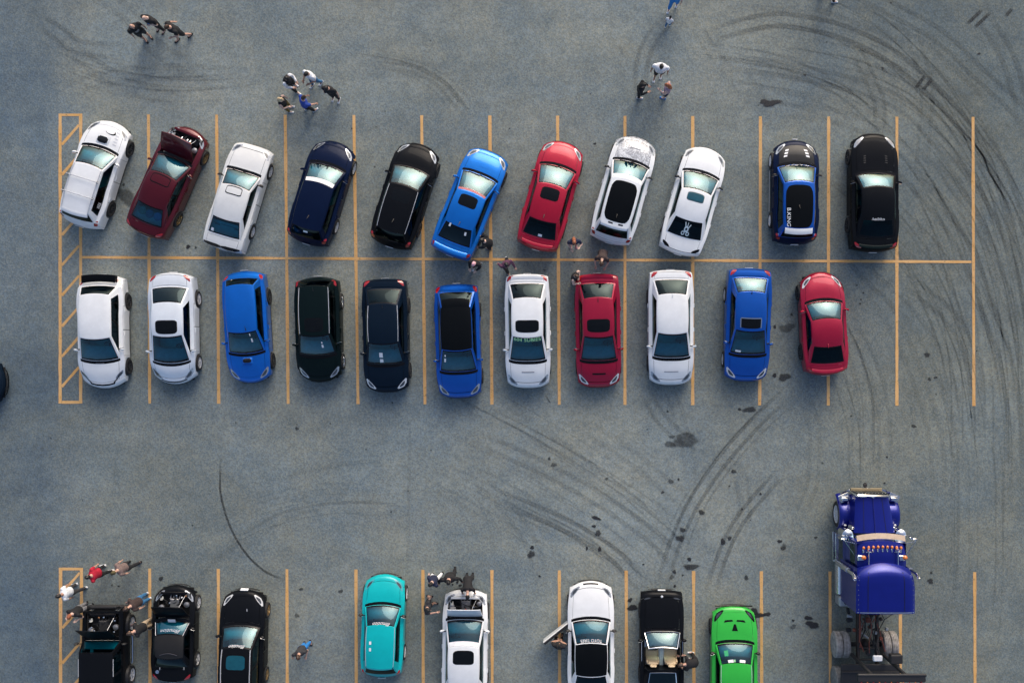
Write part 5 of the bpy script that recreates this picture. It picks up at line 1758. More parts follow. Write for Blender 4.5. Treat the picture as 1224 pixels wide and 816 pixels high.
# ------------------------------------------------------------------ the blue tractor unit
def make_truck():
    X0 = at(1035, 0, .6).x
    Yf = at(0, 583, .6).y
    root = thing('truck', (X0, Yf, 0), 0, 'royal blue long-nosed tractor truck with chrome bumper and amber roof lights', 'truck')
    blue = ROYAL
    pol = plain('polished_steel', (.62, .64, .66), .2, .9)
    dull = plain('dull_aluminium', (.42, .44, .46), .45, .7)
    blackm = plain('chassis_black', (.015, .015, .017), .6)
    def obj(mb, nm, mat, par=root, **k): return mb.obj(nm, mat, par, **k)
    # bumper: chrome, raked corners
    mb = MB()
    pr = [(-1.17, -.42), (-.95, -.16), (-.62, -.02), (0, .02), (.62, -.02), (.95, -.16), (1.17, -.42)]
    def bump(t, v):
        i = min(int(t * 6), 5); f = t * 6 - i
        x = lerp(pr[i][0], pr[i + 1][0], f); y = lerp(pr[i][1], pr[i + 1][1], f)
        d = [(-.06, .66), (-.0, .68), (.0, .34), (-.05, .30)][v]
        return Vector((x, y + d[0], d[1]))
    mb.grid(bump, lin_space(0, 1, 19), [0, 1, 2, 3])
    obj(mb, 'bumper', CHROME)
    mb = MB(); mb.box((0, -.06, .66), (1.25, .14, .05), .01); obj(mb, 'bumper_step', plain('amber_step', (.30, .24, .14), .5))
    mb = MB(); mb.box((0, .10, .5), (.14, .14, .12), .02); mb.tube([(0, .02, .5), (0, .2, .5)], .05, 8); obj(mb, 'tow_pin', blackm)
    # radiator shell and grille
    mb = MB(); mb.box((-.06, -.16, 1.22), (1.34, .13, 1.12), .05, taper=(.97, .9)); obj(mb, 'radiator_shell', CHROME)
    mb = MB()
    mb.box((-.06, -.088, 1.18), (1.14, .02, .92))
    obj(mb, 'grille', FRIT)
    for k in range(9):
        mb = MB(); mb.box((-.06 - .52 + k * .13, -.075, 1.18), (.025, .03, .9), .005); obj(mb, 'grille_bar', CHROME)
    # hood: two-piece with a centre crease, widening to the cowl
    hx0, hx1 = -.06, -.02
    def hood(t, v):
        w = lerp(.64, .79, v); y = lerp(-.20, -1.58, v); z = lerp(1.66, 1.88, v)
        a = abs(t)
        return Vector((lerp(hx0, hx1, v) + t * w, y, z - .10 * a ** 4 - .02 * a + (.012 if a < .03 else 0)))
    mb = MB()
    ts = [-1, -.96, -.9, -.7, -.4, -.1, -.035, 0, .035, .1, .4, .7, .9, .96, 1]
    mb.grid(hood, ts, lin_space(0, 1, 8))
    for sg in (-1, 1):
        mb.grid(lambda v, q: hood(sg, v) + Vector((sg * .05 * q, 0, -.85 * q)), lin_space(0, 1, 8), [0, .3, .6, 1])
    hood_o = obj(mb, 'hood', blue)
    mb = MB(); mb.tube([hood(0, v) + Vector((0, 0, .012)) for v in lin_space(0, 1, 6)], .014, 6); obj(mb, 'hood_hinge', plain('dark_blue_hinge', (.01, .012, .14), .3), hood_o)
    mb = MB(); mb.lathe([(.05, 0), (.045, .05), (.02, .12)], 8, 'z', hood(0, .02)); obj(mb, 'hood_ornament', CHROME, hood_o)
    # fenders, headlights, wheels
    for sg in (-1, 1):
        yw, rw = -1.05, .52
        mb = MB()
        def fen(a, k):
            r = rw + .12
            x = lerp(.74, 1.19, k)
            rr = r - .05 * max(0, (k - .75) / .25) ** 2
            yy, zz = yw + rr * math.cos(a), rw + rr * math.sin(a) * 1.05
            if a < .6: yy += .18 * (1 - a / .6)
            return Vector((sg * x, yy, zz))
        mb.grid(fen, lin_space(-.05, math.pi * .92, 18), [0, .3, .6, .85, .95, 1])
        mb.grid(lambda a, k: fen(a, 1) - Vector((0, 0, .10 * k)) + Vector((0, 0, 0)), lin_space(-.05, math.pi * .92, 18), [0, 1])
        fo = obj(mb, 'fender', blue)
        mb = MB(); mb.box((sg * .98, yw - .34, rw + .62), (.10, .06, .04), .012); obj(mb, 'fender_lamp', WHITE_INK, fo)
        mb = MB()
        mb.box((sg * .97, -.38, .98), (.34, .22, .26), .04, taper=(.9, .8)); mb.box((sg * .97, -.26, .98), (.28, .03, .20), .01, mi=1)
        obj(mb, 'headlight', [CHROME, plain('headlight_white', (.6, .6, .6))])
        mb = MB(); mb.box((sg * .98, -.32, 1.03), (.42, .30, .03), .01, rot_z(R(-24 * sg))); obj(mb, 'headlight_shelf', pol)
        h = link_mesh('wheel', WHEELS['hub'], root); h.location = (sg * 1.04, yw, rw); h.scale = (rw * sg * .8, rw, rw)
        link_mesh('tyre', WHEELS['tyre'], h); link_mesh('rim', WHEELS['rim_multi'], h)
        # polished air cleaner cans with stubs
        mb = MB()
        mb.lathe([(.20, -.45), (.20, .20), (.22, .22), (.215, .28), (.15, .34), (.02, .36)], 20, 'z', (sg * 1.03 - .04, -1.66, 1.55))
        obj(mb, 'air_cleaner', CHROME)
        mb = MB(); mb.box((sg * .80 - .03, -1.42, 1.55), (.22, .20, .34), .03, taper=(.5, .6)); obj(mb, 'cowl_bracket', pol)
    # cab
    cy0, cy1 = -1.62, -3.0
    def cabside(sg, u, q): return Vector((-.02 + sg * lerp(1.0, .93, q), lerp(lerp(cy0, cy1, u), lerp(cy0 - .22, cy1, u), q), lerp(.95, 2.62, q)))
    mb = MB()
    us = [0, .12, .3, .6, .78, 1]; qs = [0, .3, .52, .7, .86, 1]
    for sg in (-1, 1):
        mb.grid(lambda u, q: cabside(sg, u, q), us, qs, sel=lambda a, b: None if .12 < a < .78 and .52 < b < .86 else 0)
        m2 = MB(); m2.grid(lambda u, q: cabside(sg, u, q), [.12, .45, .78], [.52, .7, .86]); obj(m2, 'side_window', GLASS_DARK, fix=False)
    ws = lambda x, q: cabside(1, 0, q).lerp(cabside(-1, 0, q), (1 - x) / 2) + Vector((0, .10 * (1 - x * x), 0))
    mb.grid(ws, [-1, -.93, -.05, .05, .93, 1], qs, sel=lambda a, b: None if .05 < abs(a) < .93 and .52 < b < .86 else 0)
    mb.grid(lambda x, q: cabside(1, 1, q).lerp(cabside(-1, 1, q), (1 - x) / 2), lin_space(-1, 1, 4), qs)
    obj(mb, 'cab', blue)
    for sg in (-1, 1):
        m2 = MB(); m2.grid(ws, lin_space(.05 * sg, .93 * sg, 5), [.52, .7, .86]); obj(m2, 'windshield', GLASS, fix=False)
    def roof(x, u):
        a = abs(x)
        return Vector((-.02 + x * .93, lerp(cy0 - .22, cy1, u) + .10 * (1 - x * x) * (1 - u), 2.62 + .16 * min(1, u * 2.2 + .25) - .07 * a * a - .10 * a ** 6))
    mb = MB(); mb.grid(roof, [-1, -.95] + lin_space(-.85, .85, 11) + [.95, 1], lin_space(0, 1, 9)); obj(mb, 'cab_roof', blue)
    # sun visor, copper toned
    mb = MB()
    vis = lambda x, v: Vector((-.02 + x * .92, cy0 - .16 + .10 * (1 - x * x) + lerp(.02, .22, v), lerp(2.60, 2.52, v)))
    mb.grid(vis, lin_space(-1, 1, 11), [0, .5, 1]); mb.grid(lambda x, v: vis(x, v) - Vector((0, 0, .02)), lin_space(-1, 1, 11), [0, 1])
    mb.grid(lambda x, v: vis(x, 1) - Vector((0, 0, .02 * v)), lin_space(-1, 1, 11), [0, 1])
    obj(mb, 'sun_visor', plain('bronze_visor', (.42, .33, .25), .3, .6))
    # nine cab lights, two beacons, two horns
    for k in range(9):
        x = -.76 + k * .19
        b0 = roof(x, .20)
        mb = MB()
        mb.ball(b0 + Vector((0, .05, .05)), (.055, .07, .05), 8, 6, 0); mb.box(b0 + Vector((0, -.06, .03)), (.075, .18, .06), .02, mi=1)
        obj(mb, 'cab_light', [AMBER, CHROME])
    for sg in (-1, 1):
        b0 = roof(sg * .84, .46)
        mb = MB(); mb.box(b0 + Vector((-.05, 0, .06)), (.26, .22, .12), .03, mi=1); mb.ball(b0 + Vector((.05, .02, .11)), (.10, .09, .07), 10, 7, 0)
        obj(mb, 'turn_lamp', [AMBER, CHROME])
        x = sg * .55
        mb = MB()
        z = 2.86
        yA, yB = roof(x, .28).y, roof(x, .92).y
        mb.tube([(x - .02, yB, z), (x - .02, yA + .12, z), (x - .02, yA + .02, z)], [.018, .022, .035], 8); mb.tube([(x - .02, yA + .02, z), (x - .02, yA + .10, z)], [.035, .085], 10)
        mb.box((x - .02, yA, z), (.22, .04, .03), .01); mb.lathe([(.05, -.06), (.05, .05)], 8, 'y', (x - .02, yB, z))
        obj(mb, 'air_horn', CHROME)
    # mirrors on tubular arms
    for sg in (-1, 1):
        mb = MB()
        a = cabside(sg, .04, .92); b = cabside(sg, .04, .50)
        o_ = Vector((sg * .42, .10, 0))
        mb.tube([a, a + o_ * .5, a + o_], .018, 6); mb.tube([b, b + o_], .018, 6); mb.tube([a + o_, b + o_], .016, 6); mb.tube([a + Vector((0, -.5, 0)), a + o_], .012, 6)
        mb.box((a + b) / 2 + o_, (.20, .08, .50), .02)
        obj(mb, 'mirror', CHROME)
        mb = MB(); c = cabside(sg, .9, .5); mb.tube([c + Vector((sg * .05, 0, -.3)), c + Vector((sg * .07, 0, .2))], .016, 6); obj(mb, 'grab_handle', CHROME)
    # sleeper with roof fairing
    sy0, sy1 = -2.72, -4.34
    def fair(x, u):
        a = abs(x)
        w = lerp(.98, 1.10, min(1, u * 3))
        front = .22 * (1 - a * a)
        y = lerp(sy0 + front * 1, sy1, u)
        z = 3.30 - .30 * (1 - min(1, u * 4)) ** 2 - .10 * a ** 8 - .03 * a * a
        return Vector((-.05 + x * w, y, z))
    mb = MB()
    xs = [-1, -.98, -.94, -.88] + lin_space(-.75, .75, 9) + [.88, .94, .98, 1]
    us = [0, .03, .07, .12, .18, .25, .4, .6, .8, 1]
    mb.grid(fair, xs, us)
    for sg in (-1, 1): mb.grid(lambda u, q: lerp(fair(sg, u), Vector((-.05 + sg * 1.08, fair(sg, u).y, 1.0)), q), us, lin_space(0, 1, 5))
    mb.grid(lambda x, q: lerp(fair(x, 1), Vector((-.05 + x * 1.08, sy1, 1.0)), q), xs, lin_space(0, 1, 5))
    mb.grid(lambda x, q: lerp(fair(x, 0), Vector((-.05 + x * .98, fair(x, 0).y - .1, 2.5)), q), xs, lin_space(0, 1, 3))
    obj(mb, 'sleeper', blue)
    f_ = lambda x, u: fair(x, u) + Vector((0, 0, .006))
    dkb = plain('navy_seam', (.003, .004, .04), .4)
    mb = MB(); mb.grid(lambda x, v: f_(x * .97, .965 + v * .02), lin_space(-1, 1, 15), [0, 1]); obj(mb, 'rear_trim', pol)
    for x in (-.62, .62):
        mb = MB(); mb.grid(lambda u, v: f_(x + v * .012, u), lin_space(.12, .96, 9), [-1, 1]); obj(mb, 'panel_seam', dkb)
    for sg in (-1, 1):
        for k in range(8):
            mb = MB(); mb.lathe([(.016, 0), (.012, .008)], 6, 'z', f_(sg * .93, .14 + k * .11)); obj(mb, 'rivet', pol)
        mb = MB(); mb.grid(lambda v, u: hood(sg * .55, v) + Vector((sg * u * .01, 0, .006)), lin_space(.05, .97, 7), [-1, 1]); obj(mb, 'panel_seam', dkb)
    # exhaust stacks
    for sg in (-1, 1):
        x = sg * 1.20 - .03
        mb = MB(); mb.tube([(x, -2.90, .9), (x, -2.90, 3.05), (x, -2.94, 3.2), (x, -3.05, 3.32)], [.09, .07, .07, .075], 12); obj(mb, 'exhaust_stack', CHROME)
        mb = MB(); mb.tube([(x, -2.90, 1.2), (x, -2.90, 2.4)], .105, 12); obj(mb, 'heat_shield', pol)
    # steps, tanks, boxes
    for sg in (-1, 1):
        for k, z in enumerate((.45, .85)):
            mb = MB(); mb.box((sg * 1.22, -2.35, z), (.14, 1.2, .05), .015); obj(mb, 'cab_step', pol)
        mb = MB(); mb.lathe([(.30, -.62), (.32, -.60), (.32, .60), (.30, .62)], 20, 'y', (sg * .95, -3.55, .72))
        for y in (-3.9, -3.2): mb.lathe([(.33, -.03), (.33, .03)], 20, 'y', (sg * .95, y, .72))
        obj(mb, 'fuel_tank', pol if sg < 0 else dull)
        mb = MB(); mb.box((sg * .95, -4.42, .78), (.52, .40, .60), .06); mb.ball((sg * .92, -4.45, 1.06), (.10, .10, .05), 10, 6, 1); obj(mb, 'tool_box', [dull, FRIT])
    # frame behind the cab
    for sg in (-1, 1):
        mb = MB(); mb.box((sg * .38 - .04, -5.9, .92), (.09, 6.0, .26), .01); obj(mb, 'frame_rail', plain('rusty_frame', (.045, .035, .03), .7))
    mb = MB(); mb.box((-.04, -4.55, 1.0), (1.6, .22, .05), .01); mb.box((-.05, -4.48, 1.25), (1.5, .12, .5), .02); obj(mb, 'deck_plate', dull)
    r = random.Random(3)
    for k in range(9):
        mb = MB()
        a = Vector((r.uniform(-.45, .45), -4.6, 1.4 + r.uniform(-.1, .1)))
        pts = [a]
        for j in range(4): pts.append(pts[-1] + Vector((r.uniform(-.22, .22), -.42, r.uniform(-.12, .10))))
        mb.tube(pts, r.uniform(.014, .028), 6); obj(mb, 'air_line', [TRIM, RUBBER, plain('red_hose', (.20, .05, .03), .6)][k % 3])
    mb = MB(); mb.tube([(-.42, -4.55, 1.25), (-.38, -6.3, 1.05)], .04, 6); obj(mb, 'red_strut', plain('rusty_red', (.22, .06, .035), .7))
    for k in range(26):
        mb = MB()
        c = Vector((r.uniform(-.85, .75), r.uniform(-5.9, -4.75), r.uniform(.75, 1.15)))
        if k % 3 == 0: mb.box(c, (r.uniform(.08, .3), r.uniform(.08, .25), r.uniform(.06, .2)), .02, rot_z(r.uniform(-.3, .3)))
        elif k % 3 == 1: mb.tube([c, c + Vector((r.uniform(-.4, .4), r.uniform(-.3, .3), r.uniform(-.05, .1)))], r.uniform(.015, .04), 6)
        else: mb.lathe([(.07, -.05), (.08, .0), (.05, .06)], 10, 'z', c)
        obj(mb, ['bracket', 'pipe', 'air_valve'][k % 3], [blackm, dull, plain('rusty_frame', (.045, .035, .03), .7), plain('rusty_red', (.22, .06, .035), .7)][r.randint(0, 3)])
    # tandem axles: dual tyres with ribbed tread and dusty sidewalls
    dusty = plain('dusty_tyre', (.19, .19, .185), .9, var=.4, scale=7)
    worn = plain('worn_tread', (.30, .285, .27), .85, var=.4, scale=7)
    for yw in (-6.25, -7.65):
        for sg in (-1, 1):
            mb = MB()
            for x in (.80, 1.10):
                prof = [(.30, -.13), (.48, -.135), (.515, -.11), (.525, -.085), (.508, -.08), (.508, -.055), (.525, -.05), (.525, -.02), (.508, -.015), (.508, .015), (.525, .02), (.525, .05), (.508, .055), (.508, .08), (.525, .085), (.515, .11), (.48, .135), (.30, .13)]
                mb.lathe(prof, 36, 'x', (sg * x - .04, yw, .525))
            w = obj(mb, 'drive_wheel', worn if yw > -7 else dusty)
            mb = MB(); mb.lathe([(.001, .10), (.12, .10), (.14, .02), (.28, .0), (.32, .06)], 18, 'x', (sg * 1.10 - .04, yw, .525)) if sg > 0 else mb.lathe([(.001, -.10), (.12, -.10), (.14, -.02), (.28, 0), (.32, -.06)], 18, 'x', (sg * 1.10 - .04, yw, .525))
            obj(mb, 'rim', dull, w)
        mb = MB(); mb.tube([(-.7, yw, .525), (.62, yw, .525)], .09, 10); mb.ball((-.04, yw, .55), (.24, .24, .22), 12, 8); obj(mb, 'axle', blackm)
    mb = MB(); mb.box((-.04, -6.25, 1.06), (.78, .06, .10), .01); mb.box((-.04, -6.7, 1.06), (.78, .06, .10), .01); mb.lathe([(.10, 0), (.10, .14)], 12, 'z', (-.04, -6.45, 1.0)); obj(mb, 'cross_member', blackm)
    # carrier gantry over the rear axles
    yb = -6.55
    for sg in (-1, 1):
        mb = MB(); mb.box((sg * .62 - .05, yb + .02, 2.35), (.12, .12, 2.8), .02); obj(mb, 'gantry_post', blackm)
    mb = MB(); mb.box((-.05, yb, 3.82), (2.52, .30, .14), .04); mb.tube([(-1.28, yb + .12, 3.86), (1.22, yb + .12, 3.86)], .06, 10); obj(mb, 'gantry_beam', blackm)
    for k in range(11):
        mb = MB(); mb.box((-1.15 + k * .22, yb - .15, 3.86), (.05, .04, .03), .008); obj(mb, 'marker_lamp', AMBER if k % 2 else RED_LAMP)
    mb = MB(); mb.box((.52, yb + .35, 2.6), (.46, .34, .3), .03); obj(mb, 'winch_box', blackm)
    mb = MB(); mb.box((-.10, yb + .30, 2.4), (.36, .22, .12), .03); obj(mb, 'warning_beacon', WHITE_INK)
    mb = MB(); mb.box((-.05, -8.6, 1.32), (2.3, 3.6, .10), .02)
    for k in range(6): mb.box((-.05, -7.1 - k * .55, 1.40), (2.3, .06, .05), .01)
    obj(mb, 'carrier_deck', blackm)
    for sg in (-1, 1):
        mb = MB(); mb.tube([(sg * 1.12 - .05, yb - .1, 3.8), (sg * 1.12 - .05, -8.4, 3.0), (sg * 1.12 - .05, -10.2, 1.4)], .05, 8); obj(mb, 'carrier_rail', blackm)
make_truck()
# ------------------------------------------------------------------ people
SKIN = {'light': plain('skin_light', (.52, .31, .23), .55), 'tan': plain('skin_tan', (.38, .21, .14), .55), 'pale': plain('skin_pale', (.62, .42, .34), .55)}
EYE = plain('eye_dark', (.02, .015, .012), .3)
def cloth(name, col): return plain('cloth_' + name, col, .85, var=.2, scale=14)
C_ = dict(black=cloth('black', (.010, .010, .012)), white=cloth('white', (.74, .76, .78)), red=cloth('red', (.42, .008, .03)), navy=cloth('navy', (.012, .018, .05)),
          blue=cloth('blue', (.02, .06, .32)), sky=cloth('bright_blue', (.02, .20, .55)), jeans=cloth('jeans', (.03, .14, .30)), brown=cloth('brown', (.045, .028, .026)),
          taupe=cloth('taupe', (.17, .12, .11)), khaki=cloth('khaki', (.42, .33, .23)), olive=cloth('olive', (.20, .14, .04)), grey=cloth('grey', (.22, .22, .23)),
          plum=cloth('plum', (.10, .035, .07)), pink=cloth('pink', (.62, .28, .36)), mauve=cloth('mauve', (.36, .24, .30)), charcoal=cloth('charcoal', (.03, .03, .034)), beige=cloth('beige', (.5, .38, .3)))
H_ = dict(black=plain('hair_black', (.008, .007, .007), .5), brown=plain('hair_brown', (.05, .025, .014), .5), blonde=plain('hair_blonde', (.58, .44, .26), .5), ginger=plain('hair_ginger', (.30, .10, .045), .5), pink=plain('hair_pink', (.75, .40, .45), .5), olive=plain('cap_olive', (.10, .08, .03), .8))

ARMS = {'down': ((.22, .02, -1), (.06, .18, -1)), 'phone': ((.20, .22, -1), (-.45, .85, .12)), 'cross': ((.30, .22, -1), (-1.0, .42, .08)), 'pocket': ((.40, -.12, -1), (-.28, .28, -1)),
        'swingf': ((.14, .42, -1), (.0, .8, -.75)), 'swingb': ((.18, -.48, -1), (.08, -.22, -1)), 'reach': ((.18, .8, -.75), (-.05, .8, -.8)), 'face': ((.45, .45, -.85), (-.45, .5, .75)), 'out': ((.6, .3, -.8), (.2, .6, -.6)),
        'rest': ((.25, .55, -.85), (-.3, .95, -.25))}

def person(feet, heading, label, shirt='black', trousers='black', shoes='black', skin='light', hair='black', pose=('down', 'down'), stride=0.0, lean=4.0, nod=12.0, h=1.75, sleeve='short', shorts=False, long_hair=False, cap=False, printm=None, build_=1.0, vest=None):
    """one body surface grown by voxel-joining tapered limbs; clothes, hair and shoes are its children"""
    P = at(*feet)
    root_loc = (P.x, P.y, 0)
    k = h / 1.75
    stride *= .6
    build_ *= 1.08
    sk = SKIN[skin]
    V = Vector
    la = R(lean)
    hip = V((0, -.02 - .16 * math.sin(la) , .93))
    def up(d):      # point on the spine d metres above the hips
        bend = min(1, d / .22)
        a = la * bend
        return hip + V((0, math.sin(a) * d, math.cos(a) * d))
    RT = Matrix.Rotation(-la, 3, 'X')
    waist, chest, shl, neck = up(.16), up(.34), up(.46), up(.54)
    hd_dir = RT @ Matrix.Rotation(-R(nod), 3, 'X') @ V((0, 0, 1))
    head = neck + hd_dir * .17 + V((0, .015, 0))
    legs, arms = {}, {}
    for sg in (-1, 1):
        a = R(stride) * sg
        hj = hip + V((sg * .095, 0, -.03))
        kn = hj + V((sg * .015, math.sin(a) * .43 + (.03 if stride else .01), -math.cos(a) * .43))
        bk = max(0, -a) * .9
        an = kn + V((sg * .01, math.sin(a - bk) * .42, -math.cos(a - bk) * .42))
        an.z = max(.075, an.z)
        legs[sg] = (hj, kn, an)
    dz = min(legs[-1][2].z, legs[1][2].z) - .08
    for sg in (-1, 1):
        nm = pose[0] if sg < 0 else pose[1]
        ua, fa = ARMS[nm]
        keep = nm in ('reach', 'rest') and lean > 20
        M = Matrix.Rotation(-la * .35, 3, 'X') if keep else RT
        u = (M @ V((sg * ua[0], ua[1], ua[2]))).normalized()
        f = (M @ V((sg * fa[0], fa[1], fa[2]))).normalized()
        sj = shl + V((sg * .185 * build_, 0, 0)) + RT @ V((0, 0, -.02))
        el = sj + u * .285
        wr = el + f * .25
        arms[sg] = (sj, el, wr, f)
    b = build_
    def loft(mb, rings, n=14):
        vs, fs = [], []
        for (c, rx, ry, M) in rings:
            for i in range(n):
                t = 2 * math.pi * i / n
                vs.append(c + M @ V((rx * math.cos(t), ry * math.sin(t), 0)))
        for j in range(len(rings) - 1):
            for i in range(n):
                i2 = (i + 1) % n
                fs.append((j * n + i, j * n + i2, (j + 1) * n + i2, (j + 1) * n + i))
        fs.append(tuple(range(n - 1, -1, -1))); fs.append(tuple((len(rings) - 1) * n + i for i in range(n)))
        mb.add(vs, fs)
    I3 = Matrix.Identity(3)
    MH = Matrix.Rotation(-la * .5, 3, 'X')
    def torso(mb, g):
        loft(mb, [(hip + V((0, 0, -.09)), .13 * b + g, .095 * b + g, I3), (hip, .165 * b + g, .12 * b + g, I3), (waist, .145 * b + g, .105 * b + g, MH), (chest, .175 * b + g, .125 * b + g, RT), (shl, .185 * b + g, .115 * b + g, RT), (up(.505), .11 * b + g, .08 * b + g, RT), (up(.525), .06 * b + g, .06 * b + g, RT)])
    def limb(mb, pts, rad, g=0):
        for i in range(len(pts) - 1):
            q = [pts[i].lerp(pts[i + 1], t) for t in (0, .35, .7, 1)]
            r0, r1 = rad[i], rad[i + 1]
            bl = .12 * r0
            mb.tube(q, [r0 + g, lerp(r0, r1, .35) + g + bl, lerp(r0, r1, .7) + g + bl * .4, r1 + g], 10)
        for p_, r_ in zip(pts, rad): mb.ball(p_, r_ + g, 10, 7)
    def remesh(name, mb, mat, parent, vox, extra=None):
        o = mb.obj(name, mat, parent)
        md = o.modifiers.new('join', 'REMESH'); md.mode = 'VOXEL'; md.voxel_size = vox; md.use_smooth_shade = True
        sm = o.modifiers.new('soft', 'SMOOTH'); sm.iterations = 3; sm.factor = .5
        JOBS.append((o, mat, extra))
        return o
    # --- body
    mb = MB()
    torso(mb, 0)
    mb.tube([up(.49), neck, neck + hd_dir * .08], [.062, .055, .054], 10)
    MHd = RT @ Matrix.Rotation(-R(nod), 3, 'X')
    mb.ball(head, (.075, .095, .115), 14, 10, 0, MHd)
    mb.ball(head + MHd @ V((0, .035, -.06)), (.055, .06, .065), 12, 8, 0, MHd)
    for sg in (-1, 1):
        hj, kn, an = legs[sg]
        limb(mb, [hj, kn, an], [.085 * b, .058, .042])
        mb.tube([an + V((0, -.04, -.03)), an + V((0, .05, -.045)), an + V((0, .15, -.055))], [.042, .042, .03], 8)
        sj, el, wr, f = arms[sg]
        limb(mb, [sj, el, wr], [.055 * b, .042, .030])
    fx = MB()       # fine features joined into the body mesh after the voxel step
    fx.tube([head + MHd @ V((0, .088, .03)), head + MHd @ V((0, .112, -.018)), head + MHd @ V((0, .092, -.028))], [.008, .016, .010], 6)
    for sg in (-1, 1):
        fx.ball(head + MHd @ V((sg * .076, -.005, -.005)), (.012, .022, .034), 8, 6, 0, MHd)
        fx.ball(head + MHd @ V((sg * .032, .086, .022)), (.013, .010, .009), 8, 5, 1, MHd)
        sj, el, wr, f = arms[sg]
        side = f.cross(V((0, 0, 1)))
        if side.length < .2: side = V((0, sg * 1.0, 0))
        side.normalize()
        side = side if side.dot(V((0, 1, 0))) >= 0 or abs(f.z) < .8 else -side
        nrm = side.cross(f).normalized()
        MM = Matrix((side, f, nrm)).transposed()
        fx.box(wr + f * .045, (.078, .10, .030), .012, MM)
        for i, ln in enumerate((.066, .078, .073, .056)):
            s0 = wr + f * .09 + side * (.028 - i * .019)
            cu = nrm * (-.012)
            fx.tube([s0, s0 + f * ln * .5 + cu * .6, s0 + f * ln * .85 + cu * 2.2], [.0095, .0088, .0065], 6)
        t0 = wr + f * .025 + side * .036
        fx.tube([t0, t0 + side * .022 + f * .03, t0 + side * .022 + f * .06 - nrm * .008], [.012, .011, .008], 6)
    fx.box(head + MHd @ V((0, .092, -.058)), (.042, .010, .010), .003, MHd, mi=2)
    root = remesh('person', mb, sk, None, .021, fx)
    tag(root, label, 'person')
    root.location = (root_loc[0], root_loc[1], -dz * k)
    root.scale = (k, k, k)
    root.rotation_euler = (0, 0, -R(heading))
    # --- shirt
    mb = MB()
    torso(mb, .016)
    if sleeve != 'none':
        for sg in (-1, 1):
            sj, el, wr, f = arms[sg]
            if sleeve == 'short': limb(mb, [sj, sj.lerp(el, .62)], [.060 * b, .052], .012)
            else: limb(mb, [sj, el, el.lerp(wr, .9)], [.060 * b, .046, .036], .010)
    so = remesh('shirt', mb, C_[shirt], root, .022)
    if printm:
        f = lambda u, v: (waist.lerp(shl, .35 + .5 * v)) + RT @ V((u * .085, (.118 + .01) * b + .022, 0))
        mm = MB(); mm.grid(lambda u, v: f(u, v) - RT @ V((0, .02 * u * u, 0)), lin_space(-1, 1, 5), lin_space(0, 1, 4)); mm.obj('shirt_print', C_.get(printm) or printm, so)
    if vest:
        mb = MB(); torso(mb, .026)
        remesh('vest', mb, C_[vest], root, .022)
    # --- trousers or shorts
    mb = MB()
    loft(mb, [(hip + V((0, 0, -.11)), .14 * b, .11 * b, I3), (hip + V((0, 0, -.02)), .175 * b, .132 * b, I3), (waist.lerp(hip, .55), .165 * b, .125 * b, MH)])
    for sg in (-1, 1):
        hj, kn, an = legs[sg]
        if shorts: limb(mb, [hj, hj.lerp(kn, .92)], [.098 * b, .078], .006)
        else: limb(mb, [hj, kn, kn.lerp(an, .93)], [.095 * b, .066, .052], .008)
    remesh('trousers' if not shorts else 'shorts', mb, C_[trousers], root, .022)
    # --- shoes
    for sg in (-1, 1):
        an = legs[sg][2]
        g0 = V((an.x, an.y, an.z - .08))
        mm = MB()
        def shoe(u, a):
            y = lerp(-.075, .195, u)
            w = .045 * (1 - .25 * abs(2 * u - 1.1) ** 2.5)
            hh = lerp(.085, .05, min(1, u * 1.5)) * (1 - .5 * max(0, (u - .8) / .2) ** 2)
            return g0 + V((math.cos(a) * w, y, max(0, math.sin(a)) * hh + .002))
        mm.grid(shoe, [0, .03, .15, .35, .6, .8, .93, 1], lin_space(0, 2 * math.pi, 15))
        mm.box(g0 + V((0, .06, .012)), (.088, .27, .024), .01)
        mm.obj('shoe', C_[shoes], root)
    # --- hair or cap
    if hair:
        mm = MB()
        rr = random.Random(label)
        def cap_fn(t, ph):
            q = 1.10 + (0 if cap else .05 * math.sin(5 * t + 3 * ph + rr.random()))
            p = V((.075 * q * math.sin(ph) * math.cos(t), .098 * q * math.sin(ph) * math.sin(t), .118 * q * math.cos(ph)))
            return head + MHd @ (p + V((0, -.012, .006)))
        n = 18
        vs, fs = [], []
        for j in range(7):
            for i in range(n):
                t = 2 * math.pi * i / n
                front = max(0, math.sin(t))
                mxp = lerp(1.95, 1.15, front) if not cap else 1.45
                vs.append(cap_fn(t, max(.02, mxp * j / 6)))
        for j in range(6):
            for i in range(n):
                i2 = (i + 1) % n
                fs.append((j * n + i, j * n + i2, (j + 1) * n + i2, (j + 1) * n + i))
        fs.append(tuple(range(n)))
        mm.add(vs, fs)
        if cap:
            br = lambda u, v: head + MHd @ V((u * .075 * (1 - .2 * v), .085 + v * .085 - .03 * u * u, .045 - .012 * v))
            mm.grid(br, lin_space(-1, 1, 7), [0, .5, 1])
        if long_hair:
            mm.tube([head + MHd @ V((0, -.05, .03)), head + MHd @ V((0, -.095, -.06)), neck + RT @ V((0, -.085, -.02)), chest + RT @ V((0, -.15, .02))], [.075, .085, .085, .05], 10)
        mm.obj('cap' if cap else 'hair', H_[hair], root)
    return root

